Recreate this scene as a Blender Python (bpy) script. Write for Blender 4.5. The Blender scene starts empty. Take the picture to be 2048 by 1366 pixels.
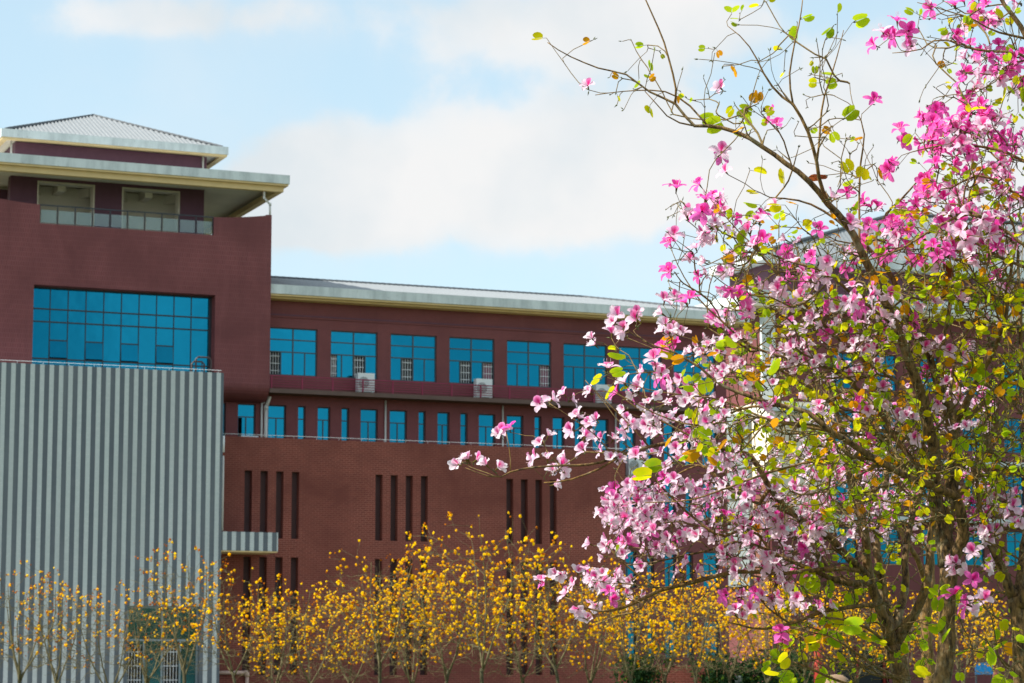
import bpy, math, random
import numpy as np
from mathutils import Vector, Matrix

SC = bpy.context.scene
COL = SC.collection
R = math.radians

# ------------------------------------------------------------------ camera
F = 5000.0 / 2048.0                       # focal length in picture widths
TILT = math.atan(667 / 5000)
CAM = np.array([0.0, 0.0, 1.6])
FW = np.array([0, math.cos(TILT), math.sin(TILT)])
UP = np.array([0, -math.sin(TILT), math.cos(TILT)])
cd = bpy.data.cameras.new("camera"); cam = bpy.data.objects.new("camera", cd); COL.objects.link(cam)
cam.location = CAM; cam.rotation_euler = (R(90) + TILT, 0, 0)
cd.sensor_width = 36; cd.lens = 36 * F; cd.clip_start = 0.1; cd.clip_end = 6000
cd.dof.use_dof = True; cd.dof.focus_distance = 13.0; cd.dof.aperture_fstop = 11
SC.camera = cam

# ------------------------------------------------------------------ light
SUN_AZ, SUN_EL = R(-106), R(46)            # from the left; the long facades stay in shade
EXPOSURE = 0.86
SUN_POWER, SKY = 4.7, 0.14
sv = Vector((math.sin(SUN_AZ) * math.cos(SUN_EL), math.cos(SUN_AZ) * math.cos(SUN_EL), math.sin(SUN_EL)))
sd = bpy.data.lights.new("sun", 'SUN'); sun = bpy.data.objects.new("sun", sd); COL.objects.link(sun)
sd.energy = SUN_POWER; sd.angle = R(0.6); sd.color = (1.0, 0.95, 0.86)
sun.rotation_euler = sv.to_track_quat('Z', 'Y').to_euler()
SC.view_settings.view_transform = 'Standard'; SC.view_settings.look = 'None'
SC.view_settings.exposure = EXPOSURE; SC.view_settings.gamma = 1
SC.cycles.use_denoising = True
SC.cycles.max_bounces = 6; SC.cycles.diffuse_bounces = 3; SC.cycles.glossy_bounces = 3
SC.cycles.transmission_bounces = 4; SC.cycles.transparent_max_bounces = 8
SC.cycles.caustics_reflective = False; SC.cycles.caustics_refractive = False


class NT:
    """small node-tree helper"""
    def __init__(s, t): s.t = t; s.t.nodes.clear()
    def n(s, typ, ins=None, **kw):
        nd = s.t.nodes.new(typ)
        for k, v in kw.items(): setattr(nd, k, v)
        for k, v in (ins or {}).items():
            if isinstance(v, bpy.types.NodeSocket): s.t.links.new(v, nd.inputs[k])
            else: nd.inputs[k].default_value = v
        return nd
    def math(s, op, a, b=0.0, c=0.0):
        return s.n('ShaderNodeMath', {0: a, 1: b, 2: c}, operation=op).outputs[0]
    def mix(s, f, a, b, mode='MIX'):
        m = s.n('ShaderNodeMix', {0: f}, data_type='RGBA', blend_type=mode)
        for i, v in ((6, a), (7, b)):
            if isinstance(v, bpy.types.NodeSocket): s.t.links.new(v, m.inputs[i])
            else: m.inputs[i].default_value = (*v[:3], 1)
        return m.outputs[2]
    def ramp(s, f, stops):
        r = s.n('ShaderNodeValToRGB', {0: f}); e = r.color_ramp.elements
        while len(e) < len(stops): e.new(0.5)
        for i, (p, c) in enumerate(stops):
            e[i].position = p; e[i].color = (*c[:3], 1) if hasattr(c, '__len__') else (c, c, c, 1)
        return r.outputs[0]
    def smooth(s, x, a, b):
        return s.n('ShaderNodeMapRange', {0: x, 1: a, 2: b, 3: 0.0, 4: 1.0}, interpolation_type='SMOOTHSTEP', clamp=True).outputs[0]
    def noise(s, vec, scale, detail=4.0, rough=0.55, dist=0.0):
        return s.n('ShaderNodeTexNoise', {'Vector': vec, 'Scale': scale, 'Detail': detail, 'Roughness': rough, 'Distortion': dist}).outputs[0]


w = bpy.data.worlds.new("World"); SC.world = w; w.use_nodes = True
t = NT(w.node_tree)
geo = t.n('ShaderNodeTexCoord').outputs['Generated']
sky = t.n('ShaderNodeTexSky', sky_type='NISHITA', sun_disc=False, sun_elevation=SUN_EL, sun_rotation=SUN_AZ, air_density=1.0, dust_density=0.6, ozone_density=1.6)
sky_col = t.mix(0.6, sky.outputs[0], (2.5, 3.22, 3.22))
nz = t.noise(geo, 9.0, 8.0, 0.55, 0.1)
nz2 = t.noise(geo, 4.0, 5.0, 0.5, 0.3)
sep = t.n('ShaderNodeSeparateXYZ', {0: geo})
# clouds of the general sky, then the banks that stand over the building
gen = t.math('MULTIPLY', t.smooth(nz2, 0.46, 0.62), 0.75)
acc = None
BANKS = [(-0.050, 0.206, 0.078, 0.028, 1.0), (0.025, 0.196, 0.080, 0.026, 0.95), (0.01, 0.264, 0.085, 0.024, 1.0),
         (0.158, 0.226, 0.058, 0.034, 1.15), (-0.14, 0.268, 0.06, 0.014, 0.8), (0.045, 0.222, 0.05, 0.014, 0.4),
         (0.20, 0.20, 0.05, 0.03, 0.9), (-0.085, 0.188, 0.04, 0.02, 0.8), (0.07, 0.268, 0.04, 0.016, 0.8)]
for cx, cz, sx, sz, k in BANKS:
    dx = t.math('DIVIDE', t.math('SUBTRACT', t.math('DIVIDE', sep.outputs[0], t.math('MAXIMUM', sep.outputs[1], 0.05)), cx), sx)
    dz = t.math('DIVIDE', t.math('SUBTRACT', t.math('DIVIDE', sep.outputs[2], t.math('MAXIMUM', sep.outputs[1], 0.05)), cz), sz)
    r2 = t.math('ADD', t.math('MULTIPLY', dx, dx), t.math('MULTIPLY', dz, dz))
    b = t.math('MULTIPLY', t.math('EXPONENT', t.math('MULTIPLY', r2, -1.0)), k)
    acc = b if acc is None else t.math('ADD', acc, b)
dn = t.noise(geo, 26.0, 9.0, 0.55, 0.2)
dn2 = t.noise(geo, 10.0, 4.0, 0.5, 0.0)
edge = t.math('ADD', acc, t.math('ADD', t.math('MULTIPLY', t.math('SUBTRACT', dn, 0.5), 1.1), t.math('MULTIPLY', t.math('SUBTRACT', dn2, 0.5), 0.8)))
front = t.math('ADD', t.math('MULTIPLY', t.math('ADD', t.math('MULTIPLY', t.smooth(edge, 0.42, 0.74), 0.6), t.math('MULTIPLY', t.smooth(edge, 0.2, 1.1), 0.4)), 0.9), t.math('MULTIPLY', t.smooth(nz, 0.42, 0.75), 0.22))
inview = t.smooth(sep.outputs[1], 0.75, 0.93)
mask = t.math('ADD', t.math('MULTIPLY', front, inview), t.math('MULTIPLY', gen, t.math('SUBTRACT', 1.0, inview)))
body = t.ramp(t.noise(geo, 14.0, 5.0, 0.5), [(0.32, (3.0, 3.2, 3.32)), (0.58, (3.68, 3.62, 3.58))])
body = t.mix(inview, (7.0, 7.2, 7.5), body)
col = t.mix(t.math('MINIMUM', mask, 0.93), sky_col, body)
bg = t.n('ShaderNodeBackground', {0: col, 1: SKY})
t.n('ShaderNodeOutputWorld', {0: bg.outputs[0]})

# ------------------------------------------------------------------ frames
TH = R(22.6)
UD = np.array([math.cos(TH), math.sin(TH), 0]); ND = np.array([-math.sin(TH), math.cos(TH), 0])
ORG = np.array([-10.7242, 112.0, 0.0])
def B(u, v, wz): return Vector(ORG + UD * u + ND * v + np.array([0, 0, wz]))
def T(x, y, Y):
    """the point Y metres ahead of the camera that the photograph shows at pixel x, y"""
    r = FW * 5000.0 + np.array([1., 0, 0]) * (x - 1024) + UP * (683 - y)
    return CAM + r * (Y / r[1])


# ------------------------------------------------------------------ materials
MATS = {}
def mat(name, f):
    m = bpy.data.materials.new(name); m.use_nodes = True
    t = NT(m.node_tree); s = f(t); t.n('ShaderNodeOutputMaterial', {0: s}); MATS[name] = m; return m
def pbr(t, color, rough=0.7, metal=0.0, bump=None, bs=0.3, bd=0.02, spec=0.4):
    ins = {'Base Color': color if isinstance(color, bpy.types.NodeSocket) else (*color, 1), 'Roughness': rough, 'Metallic': metal, 'Specular IOR Level': spec}
    if bump is not None: ins['Normal'] = t.n('ShaderNodeBump', {'Height': bump, 'Strength': bs, 'Distance': bd}).outputs[0]
    return t.n('ShaderNodeBsdfPrincipled', ins).outputs[0]
def obco(t): return t.n('ShaderNodeTexCoord').outputs['Object']
def uvw(t):
    """wall coordinates: along the wall, up"""
    s = t.n('ShaderNodeSeparateXYZ', {0: obco(t)})
    return t.n('ShaderNodeCombineXYZ', {0: t.math('ADD', s.outputs[0], s.outputs[1]), 1: s.outputs[2], 2: 0.0}).outputs[0], s
def plain(name, c, rough=0.6, metal=0.0, var=0.25, sc=3.0):
    def f(t):
        n = t.noise(obco(t), sc, 5.0)
        return pbr(t, t.mix(n, [x * (1 - var) for x in c], [min(1, x * (1 + var)) for x in c]), rough, metal)
    return mat(name, f)
def brick(name, c1, c2, mortar, bw, bh, gap, stain=0.35, vert=False):
    def f(t):
        v, s = uvw(t)
        b = t.n('ShaderNodeTexBrick', {'Vector': v, 'Color1': (*c1, 1), 'Color2': (*c2, 1), 'Mortar': (*mortar, 1), 'Scale': 1.0,
                'Mortar Size': gap, 'Mortar Smooth': 0.2, 'Bias': 0.0, 'Brick Width': bw, 'Row Height': bh}, offset=0.5)
        big = t.noise(obco(t), 0.35, 6.0, 0.6, 0.4)
        str_ = t.noise(t.n('ShaderNodeMapping', {0: obco(t), 3: (1.6, 1.6, 0.12)}).outputs[0], 1.0, 5.0, 0.65)
        c = t.mix(t.smooth(big, 0.3, 0.75), b.outputs[0], [x * (1 - stain) for x in c1])
        c = t.mix(t.math('MULTIPLY', t.smooth(str_, 0.55, 0.8), 0.4), c, [x * 1.25 + 0.02 for x in c1])
        c = t.mix(t.math('MULTIPLY', t.smooth(str_, 0.46, 0.22), 0.35), c, [x * 0.5 for x in c1])
        return pbr(t, c, 0.75, 0, t.math('SUBTRACT', 1.0, b.outputs[1]), 0.5, 0.01)
    return mat(name, f)
brick('red_brick', (.205, .045, .030), (.150, .033, .023), (.31, .11, .075), .26, .088, .013)
brick('plum_tile', (.190, .050, .052), (.160, .042, .046), (.23, .080, .078), .105, .21, .012)
brick('plum_wall', (.182, .049, .051), (.162, .044, .047), (.205, .065, .062), .24, .09, .008, 0.25)
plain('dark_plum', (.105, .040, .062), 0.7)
plain('slit_dark', (.060, .024, .024), 0.6)
def stripes(t):
    v, s = uvw(t)
    ph = t.math('FRACT', t.math('DIVIDE', t.math('ADD', s.outputs[0], 3.64 + 40.0), 0.40))
    b = t.n('ShaderNodeTexBrick', {'Vector': v, 'Color1': (.50, .535, .53, 1), 'Color2': (.46, .50, .50, 1), 'Mortar': (.40, .44, .455, 1), 'Scale': 1.0,
            'Mortar Size': .006, 'Brick Width': .2, 'Row Height': .10, 'Bias': 0.0, 'Mortar Smooth': 0.3}, offset=0.5)
    d = t.n('ShaderNodeTexBrick', {'Vector': v, 'Color1': (.095, .112, .130, 1), 'Color2': (.086, .103, .120, 1), 'Mortar': (.08, .10, .125, 1), 'Scale': 1.0,
            'Mortar Size': .006, 'Brick Width': .2, 'Row Height': .10, 'Bias': 0.0, 'Mortar Smooth': 0.3}, offset=0.5)
    m = t.smooth(ph, 0.20, 0.215); m2 = t.smooth(ph, 0.675, 0.69)
    c = t.mix(t.math('SUBTRACT', m, m2), d.outputs[0], b.outputs[0])
    n = t.noise(t.n('ShaderNodeMapping', {0: obco(t), 3: (1.2, 1.2, 0.15)}).outputs[0], 1.0, 6.0, 0.6)
    c = t.mix(t.math('MULTIPLY', t.smooth(n, 0.4, 0.8), 0.35), c, (.24, .26, .27))
    return pbr(t, c, 0.55)
mat('striped_tile', stripes)
def concrete(t):
    o = obco(t)
    a = t.noise(t.n('ShaderNodeMapping', {0: o, 3: (1.5, 1.5, 0.35)}).outputs[0], 1.3, 7.0, 0.65)
    b = t.noise(o, 9.0, 6.0, 0.7)
    c = t.mix(t.smooth(a, 0.35, 0.75), (.60, .645, .645), (.40, .44, .445))
    c = t.mix(t.math('MULTIPLY', t.smooth(b, 0.60, 0.72), 0.7), c, (.13, .14, .14))
    return pbr(t, c, 0.85)
mat('weathered_white', concrete)
plain('cream', (.60, .44, .22), 0.8, 0, 0.2, 2.0)
plain('soffit', (.70, .63, .50), 0.9, 0, 0.15, 1.0)
plain('beige', (.60, .53, .42), 0.9, 0, 0.12, 1.0)
plain('slab', (.115, .072, .060), 0.85)
plain('roof_tile', (.20, .215, .225), 0.45, 0.0, 0.25, 6.0)
plain('ridge_tile', (.07, .08, .09), 0.6)
plain('frame', (.050, .062, .075), 0.45)
plain('frame_light', (.20, .25, .27), 0.45)
plain('dark_frame', (.018, .022, .03), 0.4)
plain('red_metal', (.21, .012, .048), 0.5)
plain('white_metal', (.62, .64, .65), 0.4, 0, 0.06)
plain('fan_dark', (.26, .27, .27), 0.5)
plain('pvc', (.55, .53, .50), 0.5, 0, 0.1)
plain('peach_pipe', (.52, .36, .29), 0.5, 0, 0.1)
plain('interior', (.10, .10, .11), 0.9)
plain('dark_pipe', (.045, .03, .03), 0.4)
plain('pink_cloth', (.50, .20, .30), 0.9, 0, 0.3, 12.0)
plain('pale_cloth', (.55, .50, .52), 0.9, 0, 0.2, 12.0)
plain('blue_sign', (.0, .17, .46), 0.4, 0, 0.05)
plain('red_post', (.36, .035, .02), 0.6)
plain('white_paint', (.22, .25, .25), 0.6, 0, 0.05)
plain('orange_brick', (.19, .075, .048), 0.8)
plain('stone', (.24, .155, .095), 0.9, 0, 0.3, 2.5)
def glass(name, tint, rough=0.06):
    def f(t):
        o = obco(t)
        n = t.noise(o, 0.55, 3.0, 0.5)
        c = t.mix(n, [x * 0.95 for x in tint], [x * 1.22 for x in tint])
        c = t.mix(t.n('ShaderNodeObjectInfo').outputs['Random'], c, t.mix(0.5, c, [x * 0.62 for x in tint]))
        return pbr(t, c, rough, 0.88, t.noise(o, 0.8, 2.0), 0.12, 0.05, 0.5)
    return mat(name, f)
glass('blue_glass', (.0, .140, .235))
glass('teal_glass', (.03, .12, .15), 0.08)
glass('black_glass', (.02, .022, .026), 0.25)
def pale_glass(t):
    g = t.n('ShaderNodeBsdfPrincipled', {'Base Color': (.45, .55, .58, 1), 'Roughness': 0.15}).outputs[0]
    return t.n('ShaderNodeMixShader', {0: 0.22, 1: t.n('ShaderNodeBsdfTransparent', {0: (.85, .93, .93, 1)}).outputs[0], 2: g}).outputs[0]
mat('pale_glass', pale_glass)
def bark(name, lo, hi, pale, pk):
    def f(t):
        o = obco(t)
        n = t.noise(t.n('ShaderNodeMapping', {0: o, 3: (1, 1, 0.28)}).outputs[0], 46.0, 6.0, 0.65)
        m = t.noise(o, 11.0, 4.0, 0.6)
        c = t.mix(t.smooth(n, 0.30, 0.68), lo, hi)
        c = t.mix(t.math('MULTIPLY', t.smooth(m, 0.52, 0.68), pk), c, pale)
        return pbr(t, c, 0.9, 0, n, 1.0, 0.02)
    return mat(name, f)
bark('bauhinia_bark', (.014, .008, .003), (.25, .145, .048), (.30, .25, .15), 0.55)
bark('bauhinia_limb', (.070, .038, .010), (.26, .145, .038), (.30, .25, .16), 0.35)
bark('bauhinia_twig', (.095, .060, .018), (.23, .15, .045), (.22, .18, .09), 0.35)
bark('trumpet_bark', (.028, .025, .011), (.090, .078, .036), (.17, .15, .085), 0.3)
bark('trumpet_twig', (.070, .058, .022), (.165, .135, .060), (.30, .26, .17), 0.3)
def petals(name, tr, sat=1.0):
    def f(t):
        a = t.n('ShaderNodeAttribute', attribute_name='col').outputs[0]
        d = t.n('ShaderNodeBsdfPrincipled', {'Base Color': a, 'Roughness': 0.7, 'Specular IOR Level': 0.05}).outputs[0]
        l = t.n('ShaderNodeBsdfTranslucent', {0: a}).outputs[0]
        return t.n('ShaderNodeMixShader', {0: tr, 1: d, 2: l}).outputs[0]
    return mat(name, f)
petals('petal', 0.55); petals('leaf', 0.6); petals('trumpet_petal', 0.45)
plain('bud', (.075, .085, .022), 0.6)
def grass(t):
    n = t.noise(obco(t), 0.8, 8.0, 0.7)
    return pbr(t, t.mix(n, (.05, .075, .02), (.11, .125, .045)), 0.95, 0, n, 0.6, 0.05)
mat('grass', grass)
plain('pavement', (.30, .285, .265), 0.9, 0, 0.2, 1.5)


# ------------------------------------------------------------------ mesh building
class MB:
    def __init__(s): s.v = []; s.f = []; s.c = []; s.n = 0
    def add(s, vs, fs, col=None):
        vs = np.asarray(vs, float).reshape(-1, 3)
        s.v.append(vs); s.f += [[i + s.n for i in f] for f in fs]; s.n += len(vs)
        if col is not None: s.c.append(np.broadcast_to(np.asarray(col, float), (len(vs), 3)) if np.ndim(col) == 1 else np.asarray(col, float))
        return s
    def box(s, u0, u1, v0, v1, w0, w1):
        p = [(x, y, z) for z in (w0, w1) for y in (v0, v1) for x in (u0, u1)]
        return s.add(p, [(0, 2, 3, 1), (4, 5, 7, 6), (0, 1, 5, 4), (2, 6, 7, 3), (0, 4, 6, 2), (1, 3, 7, 5)])
    def tube(s, pts, rad, sides=6, col=None, cap=True):
        P = np.asarray(pts, float); n = len(P)
        rad = np.broadcast_to(np.asarray(rad, float), (n,))
        tg = np.gradient(P, axis=0); tg /= np.linalg.norm(tg, axis=1)[:, None] + 1e-9
        a = np.array([0, 0, 1.0]) if abs(tg[0][2]) < 0.9 else np.array([1.0, 0, 0])
        x = np.cross(tg[0], a); x /= np.linalg.norm(x)
        ang = np.arange(sides) * 2 * math.pi / sides; ca, sa = np.cos(ang)[:, None], np.sin(ang)[:, None]
        rings = []
        for i in range(n):
            x = x - tg[i] * (x @ tg[i]); x /= np.linalg.norm(x) + 1e-9
            y = np.cross(tg[i], x)
            rings.append(P[i] + rad[i] * (ca * x + sa * y))
        fs = []
        for i in range(n - 1):
            o = i * sides
            for k in range(sides):
                k2 = (k + 1) % sides
                fs.append((o + k, o + k2, o + sides + k2, o + sides + k))
        if cap: fs += [tuple(range(sides))[::-1], tuple(range((n - 1) * sides, n * sides))]
        return s.add(np.concatenate(rings), fs, col)
    def build(s, name, m, parent=None, smooth=False, loc=None):
        me = bpy.data.meshes.new(name)
        V = np.concatenate(s.v) if s.v else np.zeros((0, 3))
        me.from_pydata(V.tolist(), [], s.f)
        if s.c:
            C = np.concatenate(s.c); at = me.color_attributes.new('col', 'FLOAT_COLOR', 'POINT')
            at.data.foreach_set('color', np.c_[C, np.ones(len(C))].ravel().astype(np.float32))
        if smooth: me.polygons.foreach_set('use_smooth', [True] * len(me.polygons))
        me.materials.append(MATS[m]); me.update()
        o = bpy.data.objects.new(name, me); COL.objects.link(o)
        if parent is not None: o.parent = parent
        if loc is not None: o.location = loc
        return o

def tag(o, label=None, cat=None, group=None, kind=None):
    for k, v in (('label', label), ('category', cat), ('group', group), ('kind', kind)):
        if v: o[k] = v
    return o
def empty(name, loc, rz=0.0):
    o = bpy.data.objects.new(name, None); COL.objects.link(o); o.location = loc; o.rotation_euler = (0, 0, rz); o.empty_display_size = 0.3
    return o
def clone(o, parent=None):
    c = o.copy(); COL.objects.link(c)
    if parent is not None: c.parent = parent
    for ch in [x for x in bpy.data.objects if x.parent == o]: clone(ch, c)
    return c

def wall(mb, u0, u1, w0, w1, v, holes, depth, sides=True):
    """a wall in the plane v with rectangular openings (u0, u1, w0, w1) whose reveals go back by depth"""
    us = sorted({u0, u1} | {h[i] for h in holes for i in (0, 1) if u0 < h[i] < u1})
    ws = sorted({w0, w1} | {h[i] for h in holes for i in (2, 3) if w0 < h[i] < w1})
    for i in range(len(us) - 1):
        for j in range(len(ws) - 1):
            cu, cw = (us[i] + us[i + 1]) / 2, (ws[j] + ws[j + 1]) / 2
            if any(h[0] < cu < h[1] and h[2] < cw < h[3] for h in holes): continue
            mb.add([(us[i], v, ws[j]), (us[i + 1], v, ws[j]), (us[i + 1], v, ws[j + 1]), (us[i], v, ws[j + 1])], [(0, 1, 2, 3)])
    for h in holes:
        a, b, c, d = h[:4]; e = v + (h[4] if len(h) > 4 else depth)
        mb.add([(a, v, c), (a, v, d), (a, e, d), (a, e, c)], [(0, 1, 2, 3)])
        mb.add([(b, v, c), (b, v, d), (b, e, d), (b, e, c)], [(3, 2, 1, 0)])
        mb.add([(a, v, d), (b, v, d), (b, e, d), (a, e, d)], [(0, 1, 2, 3)])
        mb.add([(a, v, c), (b, v, c), (b, e, c), (a, e, c)], [(3, 2, 1, 0)])
    return mb

# ------------------------------------------------------------------ ground
g = MB().add([(-1500, -200, 0), (1500, -200, 0), (1500, 3000, 0), (-1500, 3000, 0)], [(0, 1, 2, 3)]).build('ground', 'grass'); tag(g, kind='structure')
p = MB().add([(-200, 28, 0), (200, 28, 0), (200, 42, 0), (-200, 42, 0)], [(0, 1, 2, 3)]).build('road', 'pavement', loc=(0, 0, 0.004)); tag(p, kind='structure')
bp = MB().box(-60, 60, -9.5, -4.6, 0.0, 0.12).build('pavement', 'pavement', loc=B(0, 0, 0)); bp.rotation_euler = (0, 0, TH); tag(bp, kind='structure')

# ------------------------------------------------------------------ the brick building
def window(root, u0, u1, w0, w1, v, hbars, vsegs, frame='frame', pane='blue_glass', th=0.05, slots=None):
    """frame mesh (part) with a glass pane (sub-part). hbars: heights of full-width bars; vsegs: (u, wa, wb) uprights; slots: open sashes"""
    m = MB(); d = 0.06
    m.box(u0, u1, v - d, v, w1 - th, w1).box(u0, u1, v - d, v, w0, w0 + th)
    m.box(u0, u0 + th, v - d, v, w0 + th, w1 - th).box(u1 - th, u1, v - d, v, w0 + th, w1 - th)
    hb = sorted(hbars)
    for h in hb: m.box(u0 + th, u1 - th, v - d + .004, v, h - th / 2, h + th / 2)
    for (u, a, b, tw) in vsegs: m.box(u - tw / 2, u + tw / 2, v - d + .008, v, a, b)
    f = m.build('window', frame, root)
    opens = slots or []
    g = MB()
    wall(g, u0 + th / 2, u1 - th / 2, w0 + th / 2, w1 - th / 2, v - 0.02, [(o[0], o[1], o[2], o[3]) for o in opens], 0.01)
    g.build('pane', pane, f)
    for o in opens:
        a, b, c, dd, kind = o
        nb = MB()                                        # the dark room behind the open sash
        A, Bb, Cc, Dd = a - .25, b + .25, c - .25, dd + .25
        y0, y1 = v + .012, v + 1.3
        nb.add([(A, y1, Cc), (Bb, y1, Cc), (Bb, y1, Dd), (A, y1, Dd)], [(0, 1, 2, 3)])
        nb.add([(A, y0, Cc), (A, y0, Dd), (A, y1, Dd), (A, y1, Cc)], [(0, 1, 2, 3)])
        nb.add([(Bb, y0, Cc), (Bb, y0, Dd), (Bb, y1, Dd), (Bb, y1, Cc)], [(3, 2, 1, 0)])
        nb.add([(A, y0, Dd), (Bb, y0, Dd), (Bb, y1, Dd), (A, y1, Dd)], [(0, 1, 2, 3)])
        nb.add([(A, y0, Cc), (Bb, y0, Cc), (Bb, y1, Cc), (A, y1, Cc)], [(3, 2, 1, 0)])
        nb.build('opening', 'interior', f)
        if 'b' in kind:
            bb = MB(); n = max(3, int((b - a) / 0.115))
            for i in range(n): x = a + (i + .5) * (b - a) / n; bb.box(x - .012, x + .012, v + .02, v + .04, c, dd)
            for i in range(3): z = c + (i + .5) * (dd - c) / 3; bb.box(a, b, v + .016, v + .044, z - .015, z + .015)
            bb.build('security_bars', 'white_metal', f)
        if 'p' in kind or 'w' in kind:
            cm = MB(); n = 40; vs = []
            for i in range(n + 1):
                x = a + (b - a) * i / n; y = v + .14 + .035 * math.sin(i * 1.25)
                vs += [(x, y, c), (x, y, dd)]
            cm.add(vs, [(2 * i, 2 * i + 2, 2 * i + 3, 2 * i + 1) for i in range(n)])
            cm.build('curtain', 'pink_cloth' if 'p' in kind else 'pale_cloth', f)
    return f

def ribbed_roof(root, name, faces, pitch=0.22, r=0.05, m='roof_tile'):
    """roof slopes given as (eave a, eave b, top a, top b); round ribs run up each slope"""
    mb = MB()
    for ea, eb, ta, tb in faces:
        ea, eb, ta, tb = map(np.array, (ea, eb, ta, tb))
        mb.add([ea, eb, tb, ta], [(0, 1, 2, 3)])
        L = np.linalg.norm(eb - ea); d = (eb - ea) / L
        n = np.cross(d, ((ta + tb) - (ea + eb)) / 2); n /= np.linalg.norm(n); n *= 1 if n[2] > 0 else -1
        sa, sb = (ta - ea) @ d, (tb - ea) @ d
        up = (ta - ea) - d * sa
        k = int(L / pitch)
        for i in range(k):
            s = (i + .5) * L / k
            h = 1.0
            if sa > 1e-6 and s < sa: h = s / sa
            if sb < L - 1e-6 and s > sb: h = (L - s) / (L - sb)
            if h < .03: continue
            p0 = ea + d * s; p1 = p0 + up * h
            q = pitch * .32
            mb.add([p0 - d * q + n * .003, p0 - d * q * .5 + n * r, p0 + d * q * .5 + n * r, p0 + d * q + n * .003,
                    p1 - d * q + n * .003, p1 - d * q * .5 + n * r, p1 + d * q * .5 + n * r, p1 + d * q + n * .003],
                   [(0, 1, 5, 4), (1, 2, 6, 5), (2, 3, 7, 6), (0, 3, 2, 1)])
    return mb.build(name, m, root)
def ridge_caps(parent, lines, r=0.09):
    mb = MB()
    for a, b in lines:
        a, b = np.array(a, float), np.array(b, float); L = np.linalg.norm(b - a); n = max(2, int(L / .33))
        for i in range(n):
            mb.tube([a + (b - a) * (i / n), a + (b - a) * ((i + 1.06) / n)], [r * 1.1, r * .92], 6)
    return mb.build('ridge_cap', 'ridge_tile', parent)

def eave_ring(root, u0, u1, v0, v1, wb, wt, inner, beam=True):
    """a flat eave: weathered fascia, a cream moulding under it, a downstand beam and the soffit. inner: (u0,u1,v0,v1) of the wall it meets"""
    iu0, iu1, iv0, iv1 = inner
    mb = MB()
    def ring(mb, o0, o1, z0, z1):
        a0, a1, b0, b1 = u0 + o0, u1 - o0, v0 + o0, v1 - o0; c0, c1, d0, d1 = u0 + o1, u1 - o1, v0 + o1, v1 - o1
        mb.box(a0, a1, b0, d0, z0, z1).box(a0, a1, d1, b1, z0, z1).box(a0, c0, d0, d1, z0, z1).box(c1, a1, d0, d1, z0, z1)
    ring(mb, 0, .30, wb, wt)
    mb.box(u0 + .3, u1 - .3, v0 + .3, v1 - .3, wt - .22, wt - .02)
    f = mb.build('eave', 'weathered_white', root)
    cm = MB(); ring(cm, .05, .32, wb - .09, wb - .002)
    if beam: ring(cm, .22, .50, wb - .34, wb - .092)
    cm.build('moulding', 'cream', f)
    s = MB(); s.box(u0 + .3, u1 - .3, v0 + .3, v1 - .3, wb + .05, wt - .23); s.build('soffit', 'soffit', f)
    return f

bld = tag(empty('brick_building', B(0, 0, 0), TH), 'plum brick building with a hip-roofed tower, blue windows and a grey striped block', 'building')
MB().box(-13.4, -.8, -.7, 11.8, 21.045, 21.10).build('bounce_floor', 'weathered_white', bld)  # unseen pale deck, added to bounce light up into the belvedere

# -- wing
PIPES = [-.5 + 5.81 * i for i in range(-1, 5)]
LOWOFF = [(.24, 1.08), (1.65, 2.0), (2.58, 3.18), (3.72, 4.08), (4.64, 5.47)]
upper = [(-.24 + 2.9 * k, -.24 + 2.9 * k + 2.27, 15.03, 17.2) for k in range(8)]
low = []
for pz in PIPES:
    for a, b in LOWOFF:
        for row, top in enumerate((13.66, 10.75, 7.45, 4.15)):
            if -14 < pz + a and pz + b < 22.6 and (row == 0 or pz + a > 16.1):
                low.append((round(pz + a, 3), round(pz + b, 3), top - (2.1 if row == 0 else 1.75), top, row))
wing = MB()
wall(wing, -14, 22.9, 0, 18.42, 0, [h + (.14,) for h in upper] + [h[:4] + (.2,) for h in low], .2)
wing.add([(22.9, 0, 0), (22.9, 10, 0), (22.9, 10, 18.42), (22.9, 0, 18.42)], [(0, 1, 2, 3)])
wing.add([(22.9, 10, 0), (-14, 10, 0), (-14, 10, 18.42), (22.9, 10, 18.42)], [(0, 1, 2, 3)])
wing.box(-.45, 22.9, -.045, -.003, 17.66, 17.74)
wingo = wing.build('wing_wall', 'plum_wall', bld)
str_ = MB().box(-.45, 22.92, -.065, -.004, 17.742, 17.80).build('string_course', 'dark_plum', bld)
SL = {0: [(0, 'b')], 1: [(0, 'bw'), (2, 'b')], 2: [(1, 'b')], 3: [(1, 'b'), (3, 'bp')], 4: [(3, 'bp')], 7: [(0, 'b')]}
for k, (a, b, c, d) in enumerate(upper):
    W = b - a; mid = a + W / 2; s0 = 16.1
    hb = [s0, 16.66]
    vs = [(mid, c, d, .06), (a + W * .25, c, s0, .045), (a + W * .75, c, s0, .045)]
    slots = []
    for i, kind in SL.get(k, []):
        x0 = a + W * .25 * i + .035; x1 = a + W * .25 * (i + 1) - .035
        if k == 1 and i == 0: x1 = x0 + .32
        slots.append((x0, x1, c + .05, s0 - .03, kind))
    window(bld, a, b, c, d, .14, hb, vs, 'frame', slots=slots)
for a, b, c, d, row in low:
    tr = d - .58
    vs = [((a + b) / 2, c, tr, .05)] if b - a > .5 else []
    sl = [(a + .06, a + .24, c + .06, tr - .04, '')] if (row == 0 and abs(a + 1.67) < .05) else None
    window(bld, a, b, c, d, .2, [tr], vs, 'frame', th=.045, slots=sl)
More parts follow.
